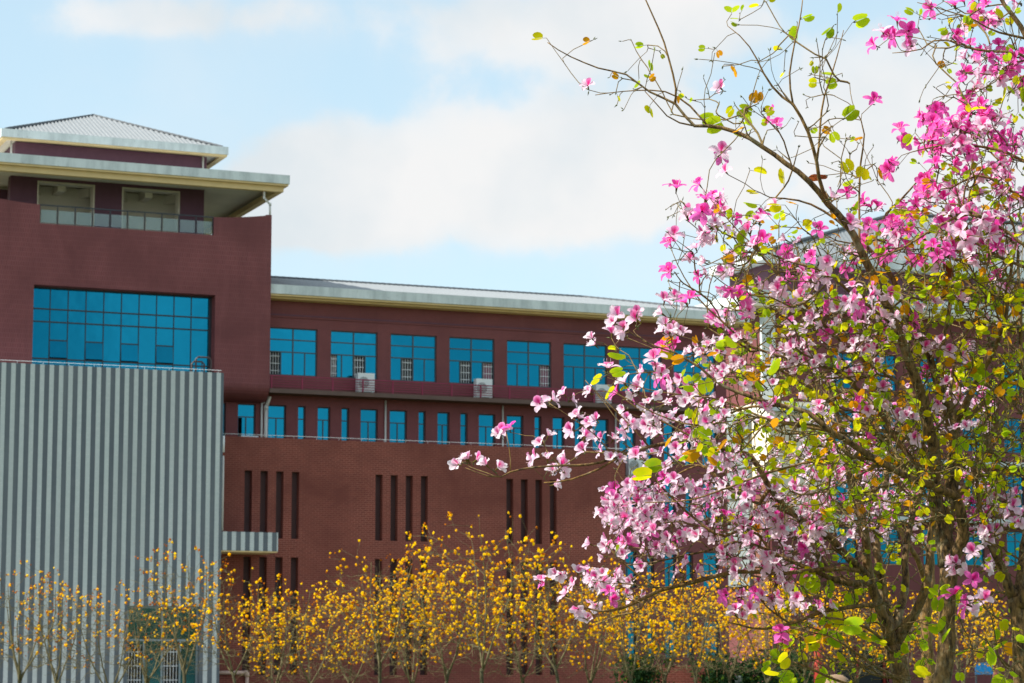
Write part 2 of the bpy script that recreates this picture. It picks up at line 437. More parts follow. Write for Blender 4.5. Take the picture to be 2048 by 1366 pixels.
# balcony along the top storey
bal = MB().box(-.5, 22.7, -.95, -.003, 14.11, 14.30).build('balcony_slab', 'slab', bld)
rl = MB()
for z in (14.42, 14.53, 14.64, 14.75): rl.box(-.5, 22.7, -.90, -.87, z - .014, z + .014)
rl.box(-.5, 22.7, -.915, -.87, 14.855, 14.90)
for i in range(17): u = -.4 + i * 1.44; rl.box(u - .03, u + .03, -.915, -.868, 14.302, 14.854)
rl.build('balcony_railing', 'red_metal', bld)
# eave and roof
ev = MB().box(-.5, 23.75, -.9, .4, 18.60, 19.02).box(-.5, 23.75, .4, 10.9, 18.7, 18.9).build('wing_eave', 'weathered_white', bld)
MB().box(-.5, 23.7, -.84, .4, 18.51, 18.598).box(-.5, 23.55, -.62, .3, 18.424, 18.508).build('moulding', 'cream', ev)
RV, RW = 5.0, 20.25
wr = ribbed_roof(bld, 'wing_roof', [((-.5, -.72, 19.0), (23.6, -.72, 19.0), (-.5, RV, RW), (17.6, RV, RW)),
                             ((23.6, -.72, 19.0), (23.6, 10.7, 19.0), (17.6, RV, RW), (17.6, RV, RW)),
                             ((23.6, 10.7, 19.0), (-.5, 10.7, 19.0), (17.6, RV, RW), (-.5, RV, RW))], .24)
ridge_caps(wr, [((-.5, RV, RW + .03), (17.6, RV, RW + .03)), ((17.6, RV, RW + .03), (23.6, -.72, 19.05))], .1)
# drain pipes
def pipe(pts, r, m='pvc', root=None):
    pts = [np.array(p, float) for p in pts]
    mb = MB()
    for a, b in zip(pts[:-1], pts[1:]): mb.tube([a, b], r, 8)
    for p in pts[1:-1]: mb.tube([p - [0, 0, r * 1.2], p + [0, 0, r * 1.2]], r * 1.25, 8)
    return mb.build('drain_pipe', m, root or bld, True)
for u in (5.31, 11.12, 16.93): pipe([(u, -.08, 14.07), (u, -.08, 0.0)], .045)
pipe([(-.60, -.12, 13.72), (-.60, -.12, 11.0)], .05); pipe([(-.30, -.35, 14.0), (-.42, -.2, 13.5), (-.42, -.15, 11.0)], .085)
pipe([(-.60, -.12, 13.72), (-.42, -.12, 13.72)], .045)

# -- podium with slit windows
slits = []
for s in (-2.06, 3.99, 10.30):
    for i in range(4):
        slits += [(round(s + .718 * i, 3), round(s + .718 * i + .34, 3), 7.52, 10.46, .42), (round(s + .718 * i, 3), round(s + .718 * i + .34, 3), 1.6, 6.70, .42)]
pod = MB(); wall(pod, -4.6, 16.27, 0, 11.88, -2.5, slits, .42)
pod.add([(16.27, -2.5, 0), (16.27, 0, 0), (16.27, 0, 11.88), (16.27, -2.5, 11.88)], [(0, 1, 2, 3)])
pod.box(-4.6, 16.265, -2.497, -2.2, 11.881, 11.93)
pod.add([(-4.6, -2.2, 11.9), (16.27, -2.2, 11.9), (16.27, -2.2, 11.0), (-4.6, -2.2, 11.0)], [(0, 1, 2, 3)])
pod.add([(-4.6, -2.2, 11.0), (16.27, -2.2, 11.0), (16.27, 0, 11.0), (-4.6, 0, 11.0)], [(0, 1, 2, 3)])
podo = pod.build('podium_wall', 'red_brick', bld)
for a, b, c, d, e in slits:
    m = MB().box(a, b, -2.17, -2.14, c, d)
    for z in np.arange(c + .8, d - .3, .95): m.box(a, b, -2.19, -2.172, z - .02, z + .02)
    m.build('slit_window', 'slit_dark', bld)
wire = MB().tube([(-4.6, -2.4, 12.04), (16.2, -2.4, 12.04)], .011, 5)
for i in range(20): wire.tube([(-4 + i * 1.05, -2.4, 11.93), (-4 + i * 1.05, -2.4, 12.04)], .009, 4)
wire.build('lightning_wire', 'white_metal', bld)

# -- striped block and its balcony
gb = MB()
gwin = (-7.64, -4.53, 1.0, 4.47, .25)
wall(gb, -17.5, -3.64, 0, 14.40, -4.5, [gwin], .25)
gb.add([(-3.64, -4.5, 0), (-3.64, -.9, 0), (-3.64, -.9, 14.4), (-3.64, -4.5, 14.4)], [(0, 1, 2, 3)])
gb.box(-17.5, -3.645, -4.495, -4.2, 14.401, 14.44)
gb.add([(-17.5, -4.2, 14.42), (-3.64, -4.2, 14.42), (-3.64, -4.2, 13.6), (-17.5, -4.2, 13.6)], [(0, 1, 2, 3)])
gb.add([(-17.5, -4.2, 13.6), (-3.64, -4.2, 13.6), (-3.64, -1, 13.6), (-17.5, -1, 13.6)], [(0, 1, 2, 3)])
gb.build('striped_block', 'striped_tile', bld)
a, b, c, d, e = gwin; mid = (a + b) / 2
window(bld, a, b, c, d, -4.25, [3.05], [(mid, c, d, .09), (a + .78, c, 3.05, .08), (mid + .78, c, 3.05, .08)], 'frame_light', 'teal_glass', th=.09,
       slots=[(a + .1, a + .72, c + .1, 2.85, 'b'), (mid + .06, mid + .72, c + .1, 2.85, 'b')])
w2 = MB().tube([(-17.5, -4.35, 14.56), (-3.7, -4.35, 14.56)], .010, 5)
for i in range(13): w2.tube([(-16.8 + i * 1.08, -4.35, 14.44), (-16.8 + i * 1.08, -4.35, 14.56)], .009, 4)
w2.build('lightning_wire', 'white_metal', bld)
cp = MB().box(-3.637, -1.1, -4.42, -2.503, 6.86, 7.66).build('striped_balcony', 'striped_tile', bld)
MB().box(-3.637, -1.12, -4.40, -2.503, 6.80, 6.857).build('underside', 'cream', cp)
pipe([(-3.55, -2.62, 1.70), (-1.92, -2.62, 1.70), (-1.86, -2.62, 1.62), (-1.86, -2.62, 0)], .085, 'peach_pipe')
pipe([(-3.56, -4.3, 10.9), (-3.56, -4.3, 7.7)], .055)
MB().tube([(-3.60, -4.35, 11.05), (-3.60, -4.35, 11.75)], [.09, .09], 8).build('wall_lamp', 'white_metal', bld, True)
ladder = MB()
for u0, u1, h in ((-4.9, -4.35, .55), (-4.72, -4.05, .75)):
    ladder.tube([(u0, -3.9, 13.6), (u0, -3.9, 14.4 + h - .1), (u0 + .1, -3.9, 14.4 + h), (u1 - .1, -3.9, 14.4 + h), (u1, -3.9, 14.4 + h - .1), (u1, -3.9, 13.6)], .04, 7)
ladder.tube([(-4.45, -3.9, 13.6), (-4.45, -3.9, 14.95)], .02, 6)
ladder.build('roof_ladder', 'dark_pipe', bld, True)

# -- tower
TL, TR = -13.75, -.52
tw = MB()
glz = (-11.18, -3.08, 14.6, 18.34, .62)
wall(tw, TL, TR, 14.43, 21.04, -1.0, [glz], .62)
n = 8; prof = [(-1 + (1 - math.cos(i / n * math.pi / 2)) * 1.0, 14.43 - math.sin(i / n * math.pi / 2) * .72) for i in range(n + 1)]
for (v0, z0), (v1, z1) in zip(prof[:-1], prof[1:]):
    tw.add([(TL, v0, z0), (TR, v0, z0), (TR, v1, z1), (TL, v1, z1)], [(3, 2, 1, 0)])
for u, sgn in ((TR, 1), (TL, -1)):
    tw.add([(u, v, z) for v, z in prof] + [(u, 12.0, 13.71), (u, 12.0, 22.0), (u, -1, 22.0)], [tuple(range(n + 4))])
tw.add([(TL, 12, 0), (TR, 12, 0), (TR, 12, 22), (TL, 12, 22)], [(0, 1, 2, 3)])
for ua, ub, up_ in ((-3.2, TR, 1), (-11.0, TL, -1)):              # the parapet rises towards the corners
    k = 10; top = []
    for i in range(k + 1):
        x = i / k; top.append((ua + (ub - ua) * x, 21.86 + .28 * x ** 1.6))
    for (x0, z0), (x1, z1) in zip(top[:-1], top[1:]):
        tw.add([(x0, -1, 21.04), (x1, -1, 21.04), (x1, -1, z1), (x0, -1, z0), (x0, -.75, 21.04), (x1, -.75, 21.04), (x1, -.75, z1), (x0, -.75, z0)],
               [(0, 1, 2, 3), (7, 6, 5, 4), (3, 2, 6, 7)])
    tw.add([(ua, -1, 21.04), (ua, -1, 21.86), (ua, -.75, 21.86), (ua, -.75, 21.04)], [(0, 1, 2, 3)])
    tw.box(min(ub, ub - .25 * up_) , max(ub, ub - .25 * up_), -.998, 11.9, 21.5, 22.135)
tw.add([(TL, -1, 21.04), (TR, -1, 21.04), (TR, 12, 21.04), (TL, 12, 21.04)], [(0, 1, 2, 3)])
tw.build('tower_wall', 'plum_tile', bld)
MB().box(-10.9, -3.4, -.92, -.45, 18.345, 18.40).build('lintel_soffit', 'beige', bld)
# curtain wall of the tower
v = -.38; cw = MB(); us = [-11.12 + i * .79 for i in range(11)]; us[-1] = -3.2
a, b, c, d = -11.18, -3.08, 14.6, 18.34
for u in us[1:-1]: cw.box(u - .018, u + .018, v - .05, v, c, d)
for z in (17.38, 16.82, 15.20): cw.box(a, b, v - .055, v, z - .028, z + .028)
cw.box(a, a + .04, v - .06, v, c, d).box(b - .12, b, v - .06, v, c, d).box(a, b, v - .06, v, d - .06, d)
awn = [1, 3, 5, 7]
for i in awn: cw.box(us[i], us[i + 1], v - .05, v, 16.0, 16.05)
cwf = cw.build('curtain_wall', 'dark_frame', bld)
gp = MB(); wall(gp, a, b, c, d, v - .01, [(us[i] + .02, us[i + 1] - .02, 15.23, 16.0) for i in awn], .01); gp.build('pane', 'blue_glass', cwf)
MB().box(a, b, v + .6, v + .62, c, d).build('opening', 'interior', cwf)
for i in awn:
    x0, x1 = us[i] + .02, us[i + 1] - .02; o = .08
    s = MB().add([(x0, v - .03, 16.0), (x1, v - .03, 16.0), (x1, v - .03 - o, 15.27), (x0, v - .03 - o, 15.27),
                  (x0, v - .0, 16.0), (x1, v - .0, 16.0), (x1, v - o, 15.26), (x0, v - o, 15.26)],
                 [(0, 3, 2, 1), (4, 5, 6, 7), (0, 4, 7, 3), (1, 2, 6, 5), (3, 7, 6, 2)])
    s.build('awning_sash', 'blue_glass', cwf)
# roof terrace railing
rr = MB(); gl = MB()
for i in range(11):
    u = -10.98 + i * .776; rr.box(u - .022, u + .022, -.90, -.86, 21.04, 21.84)
    if i < 10: gl.box(u + .05, u + .73, -.886, -.876, 21.10, 21.66)
rr.box(-11.0, -3.2, -.91, -.85, 21.842, 21.89)
ro = rr.build('terrace_railing', 'dark_frame', bld); gl.build('glass_panel', 'pale_glass', ro)
# open belvedere storey
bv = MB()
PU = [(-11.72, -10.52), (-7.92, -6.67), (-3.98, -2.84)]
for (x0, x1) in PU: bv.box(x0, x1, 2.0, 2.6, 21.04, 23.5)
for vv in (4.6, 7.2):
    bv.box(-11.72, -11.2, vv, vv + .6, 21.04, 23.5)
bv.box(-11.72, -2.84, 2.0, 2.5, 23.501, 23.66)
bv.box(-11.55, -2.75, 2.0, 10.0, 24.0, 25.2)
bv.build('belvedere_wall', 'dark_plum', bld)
bi = MB().box(-11.1, -3.25, 3.7, 3.9, 21.1, 23.6).box(-3.2, -2.9, 4.4, 9.0, 21.04, 23.6)
for u in (-9.3, -5.3): bi.box(u - .17, u + .17, 2.52, 9.0, 23.2, 23.62)
bi.box(-11.5, -3.2, 5.6, 5.95, 23.2, 23.61)
for s in (1, -1):
    for cx in (-9.3, -5.3):
        bi.add([(cx - 1.3 * s, 3, 23.15), (cx + 1.3 * s, 8.9, 23.15), (cx + 1.3 * s + .3, 8.9, 23.15), (cx - 1.3 * s + .3, 3, 23.15),
                (cx - 1.3 * s, 3, 23.55), (cx + 1.3 * s, 8.9, 23.55), (cx + 1.3 * s + .3, 8.9, 23.55), (cx - 1.3 * s + .3, 3, 23.55)],
               [(0, 1, 2, 3), (0, 4, 5, 1), (1, 5, 6, 2), (2, 6, 7, 3), (3, 7, 4, 0)])
for (x0, x1) in ((-10.52, -7.92), (-6.67, -3.98)):
    bi.box(x0 + .002, x0 + .06, 1.99, 2.6, 21.04, 23.5).box(x1 - .06, x1 - .002, 1.99, 2.6, 21.04, 23.5)
    bi.box(x0 + .06, x1 - .06, 1.99, 2.6, 23.44, 23.498)
bi.build('belvedere_ceiling', 'beige', bld)
eave_ring(bld, -14.5, .28, -1.1, 13.1, 23.60, 24.0, None or (-11.7, -2.8, 2, 10))
eave_ring(bld, -12.35, -1.95, 1.2, 10.8, 25.22, 25.58, (-11.5, -2.8, 2, 10), beam=False)
ap = (-7.15, 6.0, 27.6); e0, e1, f0, f1, z = -12.1, -2.2, 1.45, 10.55, 25.56
tr = ribbed_roof(bld, 'tower_roof', [((e0, f0, z), (e1, f0, z), ap, ap), ((e1, f0, z), (e1, f1, z), ap, ap), ((e1, f1, z), (e0, f1, z), ap, ap), ((e0, f1, z), (e0, f0, z), ap, ap)], .2, .045)
ridge_caps(tr, [(ap, (e0, f0, z + .05)), (ap, (e1, f0, z + .05))], .085)
pipe([(-.80, -.7, 23.3), (-.80, -.7, 22.95), (-.56, -.85, 22.65), (-.56, -.85, 22.1)], .05)
pipe([(-2.95, 1.9, 25.2), (-2.95, 1.9, 24.0)], .045); pipe([(-11.75, 1.9, 25.2), (-11.75, 1.9, 24.0)], .045)

# -- air conditioners: one built, the rest copied
def make_ac():
    r = empty('air_conditioner', B(0, 0, 0), TH)
    MB().box(-.40, .40, -.17, .17, .06, .92).box(-.36, -.26, -.15, .15, 0, .06).box(.26, .36, -.15, .15, 0, .06).build('casing', 'white_metal', r)
    fan = MB(); k = 20; cx, cz, q = -.12, .49, .265
    fan.add([(cx, -.172, cz)] + [(cx + q * math.cos(i * 2 * math.pi / k), -.1725, cz + q * math.sin(i * 2 * math.pi / k)) for i in range(k)], [(0, 1 + i, 1 + (i + 1) % k) for i in range(k)])
    fo = fan.build('fan', 'fan_dark', r)
    gr = MB()
    for rr_ in (.07, .13, .19, .25):
        gr.tube([(cx + rr_ * math.cos(i * 2 * math.pi / k), -.182, cz + rr_ * math.sin(i * 2 * math.pi / k)) for i in range(k + 1)], .006, 4, cap=False)
    for i in range(8): gr.tube([(cx, -.182, cz), (cx + .26 * math.cos(i * math.pi / 4), -.182, cz + .26 * math.sin(i * math.pi / 4))], .005, 4)
    gr.build('grille', 'white_metal', fo)
    MB().tube([(.40, 0, .3), (.47, 0, .28), (.55, .05, .12), (.62, .2, .06), (.62, .55, .08)], .022, 6).build('hose', 'dark_pipe', r, True)
    return r
ACS = [((4.16, -.5, 14.302), 'white air conditioner on the balcony left of all the others there'),
       ((9.95, -.5, 14.302), 'white air conditioner on the balcony under the first window with a pink curtain'),
       ((16.05, -.5, 14.302), 'white air conditioner on the balcony half hidden behind pink blossoms'),
       ((17.80, -.35, 10.95), 'white air conditioner on a bracket right of the end of the red brick podium'),
       ((-1.28, -.4, 11.25), 'white air conditioner half sunk behind the brick parapet beside twin white drain pipes')]
ac0 = make_ac()
for i, (q, lab) in enumerate(ACS):
    o = ac0 if i == 0 else clone(ac0)
    o.location = B(*q); tag(o, lab, 'air conditioner', 'air conditioners along the wing')
MB().box(17.3, 18.3, -.6, -.003, 10.86, 10.947).build('bracket_shelf', 'soffit', bld)

# ------------------------------------------------------------------ the far building on the right
nb = tag(empty('far_building', B(0, 0, 0), TH), 'plum building with grey hip roof and blue windows behind the blossoming tree', 'building')
L, Rr, V0, V1 = 35.0, 72.0, 19.0, 26.0
rows = [20.3, 16.9, 13.5, 10.1]
hol = [(round(L + 2.0 + 2.9 * k, 3), round(L + 2.0 + 2.9 * k + 1.3, 3), z - 2.1, z, .15) for k in range(1, 8) for z in rows]
m = MB(); wall(m, L, Rr, 0, 22.6, V0, hol + [(39.6, 43.2, .1, 3.2, 1.2)], .15)
m.add([(L, V0, 0), (L, V1, 0), (L, V1, 22.6), (L, V0, 22.6)], [(3, 2, 1, 0)])
m.add([(L, V1, 0), (Rr, V1, 0), (Rr, V1, 22.6), (L, V1, 22.6)], [(0, 1, 2, 3)])
m.build('wall', 'plum_wall', nb)
for h in hol:
    a, b, c, d, e = h
    window(nb, a, b, c, d, V0 + .15, [d - .6], [((a + b) / 2, c, d, .06)], 'frame')
for z in rows[1:3]: MB().box(L - .1, Rr, V0 - .9, V0 - .003, z - 3.0, z - 2.75).build('ledge', 'weathered_white', nb)
MB().box(L + .02, L + .9, V0 - .25, V0 - .003, 3.5, 22.4).build('corner_column', 'weathered_white', nb)
e = MB().box(34.0, 73, V0 - 1.0, V1 + 1, 22.9, 23.55).build('eave', 'weathered_white', nb)
MB().box(34.08, 73, V0 - .92, V1 + .9, 22.62, 22.898).build('soffit', 'soffit', e)
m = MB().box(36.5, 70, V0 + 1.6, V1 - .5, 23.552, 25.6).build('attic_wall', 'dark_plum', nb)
m = MB().box(35.6, 71, V0 + .6, V1 + .4, 25.602, 26.15).build('upper_eave', 'weathered_white', nb)
rf = ribbed_roof(nb, 'roof', [((35.9, V0 + .9, 26.13), (71, V0 + .9, 26.13), (47.5, 24.0, 29.9), (58.0, 24.0, 29.9)), ((35.9, V1 + .2, 26.13), (35.9, V0 + .9, 26.13), (47.5, 24.0, 29.9), (47.5, 24.0, 29.9))], .3, .022)
ridge_caps(rf, [((47.5, 24, 29.95), (58, 24, 29.95)), ((47.5, 24, 29.95), (35.9, V0 + .9, 26.2))], .12)
# ground floor door of the far building
m = MB().box(39.6, 39.75, 19.4, 19.5, .1, 3.2).box(43.05, 43.2, 19.4, 19.5, .1, 3.2).box(41.25, 41.4, 19.4, 19.5, .1, 3.2).box(39.75, 43.05, 19.4, 19.5, 3.05, 3.2).box(39.75, 43.05, 19.41, 19.5, 2.3, 2.38)
do = m.build('door', 'red_post', nb); MB().box(39.75, 43.05, 19.44, 19.46, .1, 3.05).build('pane', 'black_glass', do)
# link block between the two, its left wall in the sun
lk = tag(empty('stair_block', B(0, 0, 0), TH), 'sunlit white and orange brick stair block in the gap right of the plum wing', 'building')
m = wl = MB().box(32.6, 36.5, 13.5, 18.4, 0, 9.4).build('wall', 'plum_wall', lk); MB().box(32.6, 36.5, 13.5, 18.4, 9.401, 16.6).build('upper_wall', 'soffit', wl)
MB().box(32.45, 32.597, 13.6, 15.2, 3.0, 12.4).build('brick_panel', 'orange_brick', lk)
m = MB()
for z in np.arange(6.5, 16.4, 1.65): m.box(32.35, 32.597, 15.6, 18.4, z, z + 1.45)
m.build('white_panel', 'white_paint', lk)
m = MB()
for z in (9.6, 16.2): m.box(32.2, 36.6, 13.2, 13.497, z - .2, z + .15)
m.build('ledge', 'weathered_white', lk)

# ------------------------------------------------------------------ small things at the foot of the buildings
def pxbox(mb, x0, x1, y0, Y, dep, z0=0.0):
    a, b = T(x0, y0, Y), T(x1, y0, Y); mb.box(a[0], b[0], Y, Y + dep, z0, a[2])
m = MB(); pxbox(m, 1238, 1422, 1331, 98.0, .5)
tag(m.build('garden_wall', 'red_brick'), 'low red brick garden wall behind the yellow trees, right of the long wing wall', 'wall')
a, b = T(1640, 1358, 70), T(1692, 1358, 70)
rng = np.random.default_rng(5)
def boulder(cx, cy, rx, ry, h):
    mb = MB(); vs = []; fs = []; nu, nv = 14, 8
    for j in range(nv + 1):
        for i in range(nu):
            th, ph = i / nu * 2 * math.pi, j / nv * math.pi / 2
            k = 1 + .12 * math.sin(3 * th + 2 * ph) + .07 * math.sin(5 * th - j)
            vs.append((cx + rx * k * math.cos(th) * math.cos(ph) ** .7, cy + ry * k * math.sin(th) * math.cos(ph) ** .7, h * math.sin(ph) ** .8))
    for j in range(nv):
        for i in range(nu): fs.append((j * nu + i, j * nu + (i + 1) % nu, (j + 1) * nu + (i + 1) % nu, (j + 1) * nu + i))
    return mb.add(vs, fs)
c = T(1672, 1350, 62)
tag(boulder(c[0], 62, .5, .4, 1.62).build('garden_stone', 'stone', None, True), 'tan standing garden stone below the large yellow-green leaves', 'stone')
c = T(1637, 1366, 96)
m = MB().tube([(c[0], 96, 0), (c[0], 96, 3.4)], .16, 12); tag(m.build('red_post', 'red_post', None, True), 'round red post standing between dark shrubs and a dark doorway', 'post')
c = T(1968, 1338, 96)
s = tag(empty('blue_signboard', (c[0], 96, 0)), 'blank bright blue signboard on two posts low at right between the tree trunks', 'sign')
MB().box(-.34, .34, -.03, .03, 1.62, 2.08).build('board', 'blue_sign', s)
for q in (-.3, .3): MB().box(q - .03, q + .03, .031, .09, 0, 2.0).build('post', 'frame', s)
c = T(1990, 1340, 97)
m = MB().tube([(c[0], 97, 0), (c[0], 97, 2.0)], .12, 10); tag(m.build('brown_post', 'red_brick', None, True), 'brown post just right of the blue signboard', 'post')
c = T(1477, 1355, 97)
s = tag(empty('utility_box', (c[0], 97, 0)), 'small white utility box standing before the dark shrubs', 'box')
MB().box(-.14, .14, -.1, .1, .3, 1.58).build('cabinet', 'white_paint', s); MB().box(-.17, .17, -.13, .13, 0, .299).build('plinth', 'stone', s)

# ------------------------------------------------------------------ growing branches
class Tree:
    """nodes joined to their parents; targets are reached by new twigs from the cheapest node"""
    def __init__(s, seed):
        s.rng = np.random.default_rng(seed); cap = 60000
        s.P = np.zeros((cap, 3)); s.D = np.zeros((cap, 3)); s.L = np.zeros(cap); s.par = np.full(cap, -1); s.R = np.zeros(cap); s.n = 0
        s.limbs = []; s.strokes = []; s.leafc = np.zeros(cap)
    def push(s, p, par, r=0.0):
        i = s.n; s.P[i] = p; s.par[i] = par; s.R[i] = r
        if par >= 0:
            d = s.P[i] - s.P[par]; l = np.linalg.norm(d); s.L[i] = s.L[par] + l; s.D[i] = d / (l + 1e-9)
        s.n += 1; return i
    def near(s, p): return int(np.argmin(((s.P[:s.n] - p) ** 2).sum(1)))
    def limb(s, pts, rad, step, join=True):
        """a hand placed limb through pts (smoothed), radius at each point; joined to the nearest node there is"""
        pts = np.asarray(pts, float); rad = np.asarray(rad, float)
        par = -1
        if s.n and join:
            k = s.near(pts[0]); par = k
            if np.linalg.norm(s.P[k] - pts[0]) < .5: pts = pts.copy(); pts[0] = s.P[k]
            else: pts = np.vstack([s.P[k], pts]); rad = np.r_[rad[0], rad]
        seg = np.r_[0, np.cumsum(np.linalg.norm(np.diff(pts, axis=0), axis=1))]
        m = max(3, int(seg[-1] / step)); q = np.linspace(0, seg[-1], m + 1)
        # Catmull-Rom through the points
        ext = np.vstack([2 * pts[0] - pts[1], pts, 2 * pts[-1] - pts[-2]]); out = []
        for x in q:
            k = min(len(seg) - 2, int(np.searchsorted(seg, x, 'right') - 1)); u = (x - seg[k]) / (seg[k + 1] - seg[k] + 1e-9)
            a, b, c, d = ext[k:k + 4]
            out.append(.5 * (2 * b + (c - a) * u + (2 * a - 5 * b + 4 * c - d) * u * u + (3 * b - a - 3 * c + d) * u ** 3))
        out = np.array(out); rr = np.interp(q, seg, rad)
        wob = s.rng.normal(0, 1, out.shape); wob = (wob + np.roll(wob, 1, 0) + np.roll(wob, 2, 0)) / 3
        out[1:] += wob[1:] * np.minimum(rr[1:, None] * .55, .012) ; ids = [par] if par >= 0 else []
        for i, (pp, r) in enumerate(zip(out, rr)):
            if i == 0 and par >= 0: s.R[par] = max(s.R[par], 0); continue
            par = s.push(pp, par, r); ids.append(par)
        s.limbs.append((ids, rr if len(ids) == len(rr) else rr[:len(ids)]))
    def reach(s, targets, bf, seg, jit, bend=.35, tiprad=.0013, gam=.42, skip=0):
        """connect every target by a twig; returns the tip node of each"""
        targets = np.asarray(targets, float); base = s.P[:s.n].mean(0)
        d0 = np.array([np.sqrt(((s.P[:s.n] - x) ** 2).sum(1)).min() for x in targets]); order = np.argsort(d0); tips = [None] * len(targets)
        for k in order:
            a = targets[k]; v = a - s.P[:s.n]; dist = np.sqrt((v ** 2).sum(1)) + 1e-9
            cosang = (v * s.D[:s.n]).sum(1) / dist
            cost = dist * (1.35 - .55 * cosang) + bf * s.L[:s.n]
            cost[:skip] += 9
            j = int(np.argmin(cost)); d = dist[j]
            m = max(2, int(d / seg)); p0 = s.P[j]; p1 = p0 + (s.D[j] * .75 + s.rng.normal(0, .14, 3)) * d * bend
            prev = j; ids = [j]; ph = s.rng.normal(0, 1, 3)
            for i in range(1, m + 1):
                u = i / m; q = (1 - u) ** 2 * p0 + 2 * u * (1 - u) * p1 + u * u * a
                if i < m: q = q + s.rng.normal(0, jit, 3)
                prev = s.push(q, prev); ids.append(prev)
            tips[k] = prev; s.strokes.append(ids)
        for tnode in tips:
            i = tnode
            while i >= 0: s.leafc[i] += 1; i = s.par[i]
        s.tiprad, s.gam = tiprad, gam
        return tips
    def rad(s, i): return s.tiprad * max(1, s.leafc[i]) ** s.gam
    def build(s, root, barkm, limbm, twigm, thick=.022, origin=None, sides=5, limb_name='limb', twig_name='twigs', minr=0, merge=False):
        o = np.zeros(3) if origin is None else np.asarray(origin, float)
        big = MB(); trunk = None
        for k, (ids, rr) in enumerate(s.limbs):
            if merge and k: big.tube(s.P[ids] - o, np.maximum(rr, minr), 7); continue
            mb = MB().tube(s.P[ids] - o, np.maximum(rr, minr), 12 if rr.max() > .03 else 7)
            ob = mb.build('trunk' if rr.max() > thick and k == 0 else limb_name, barkm if rr.max() > thick else limbm, root, True)
        tw = big
        for ids in s.strokes:
            rr = np.array([s.rad(i) for i in ids]); rr[0] = rr[1]
            cap = s.R[ids[0]]
            if cap > 0: rr = np.minimum(rr, max(cap * .8, s.tiprad))
            tw.tube(s.P[ids] - o, np.maximum(rr, minr), sides if rr.max() > .003 else 4, cap=False)
        if tw.n: tw.build(twig_name, twigm, root, True)

def basis(d, rng, roll=None):
    d = d / (np.linalg.norm(d) + 1e-9)
    up = np.array([0, 0, 1.0])
    x = np.cross(up, d); x = x / (np.linalg.norm(x) + 1e-6); y = np.cross(d, x)
    a = rng.normal(0, .35) if roll is None else roll
    return np.stack([x * math.cos(a) + y * math.sin(a), y * math.cos(a) - x * math.sin(a), d], 1)   # columns: side, up, axis

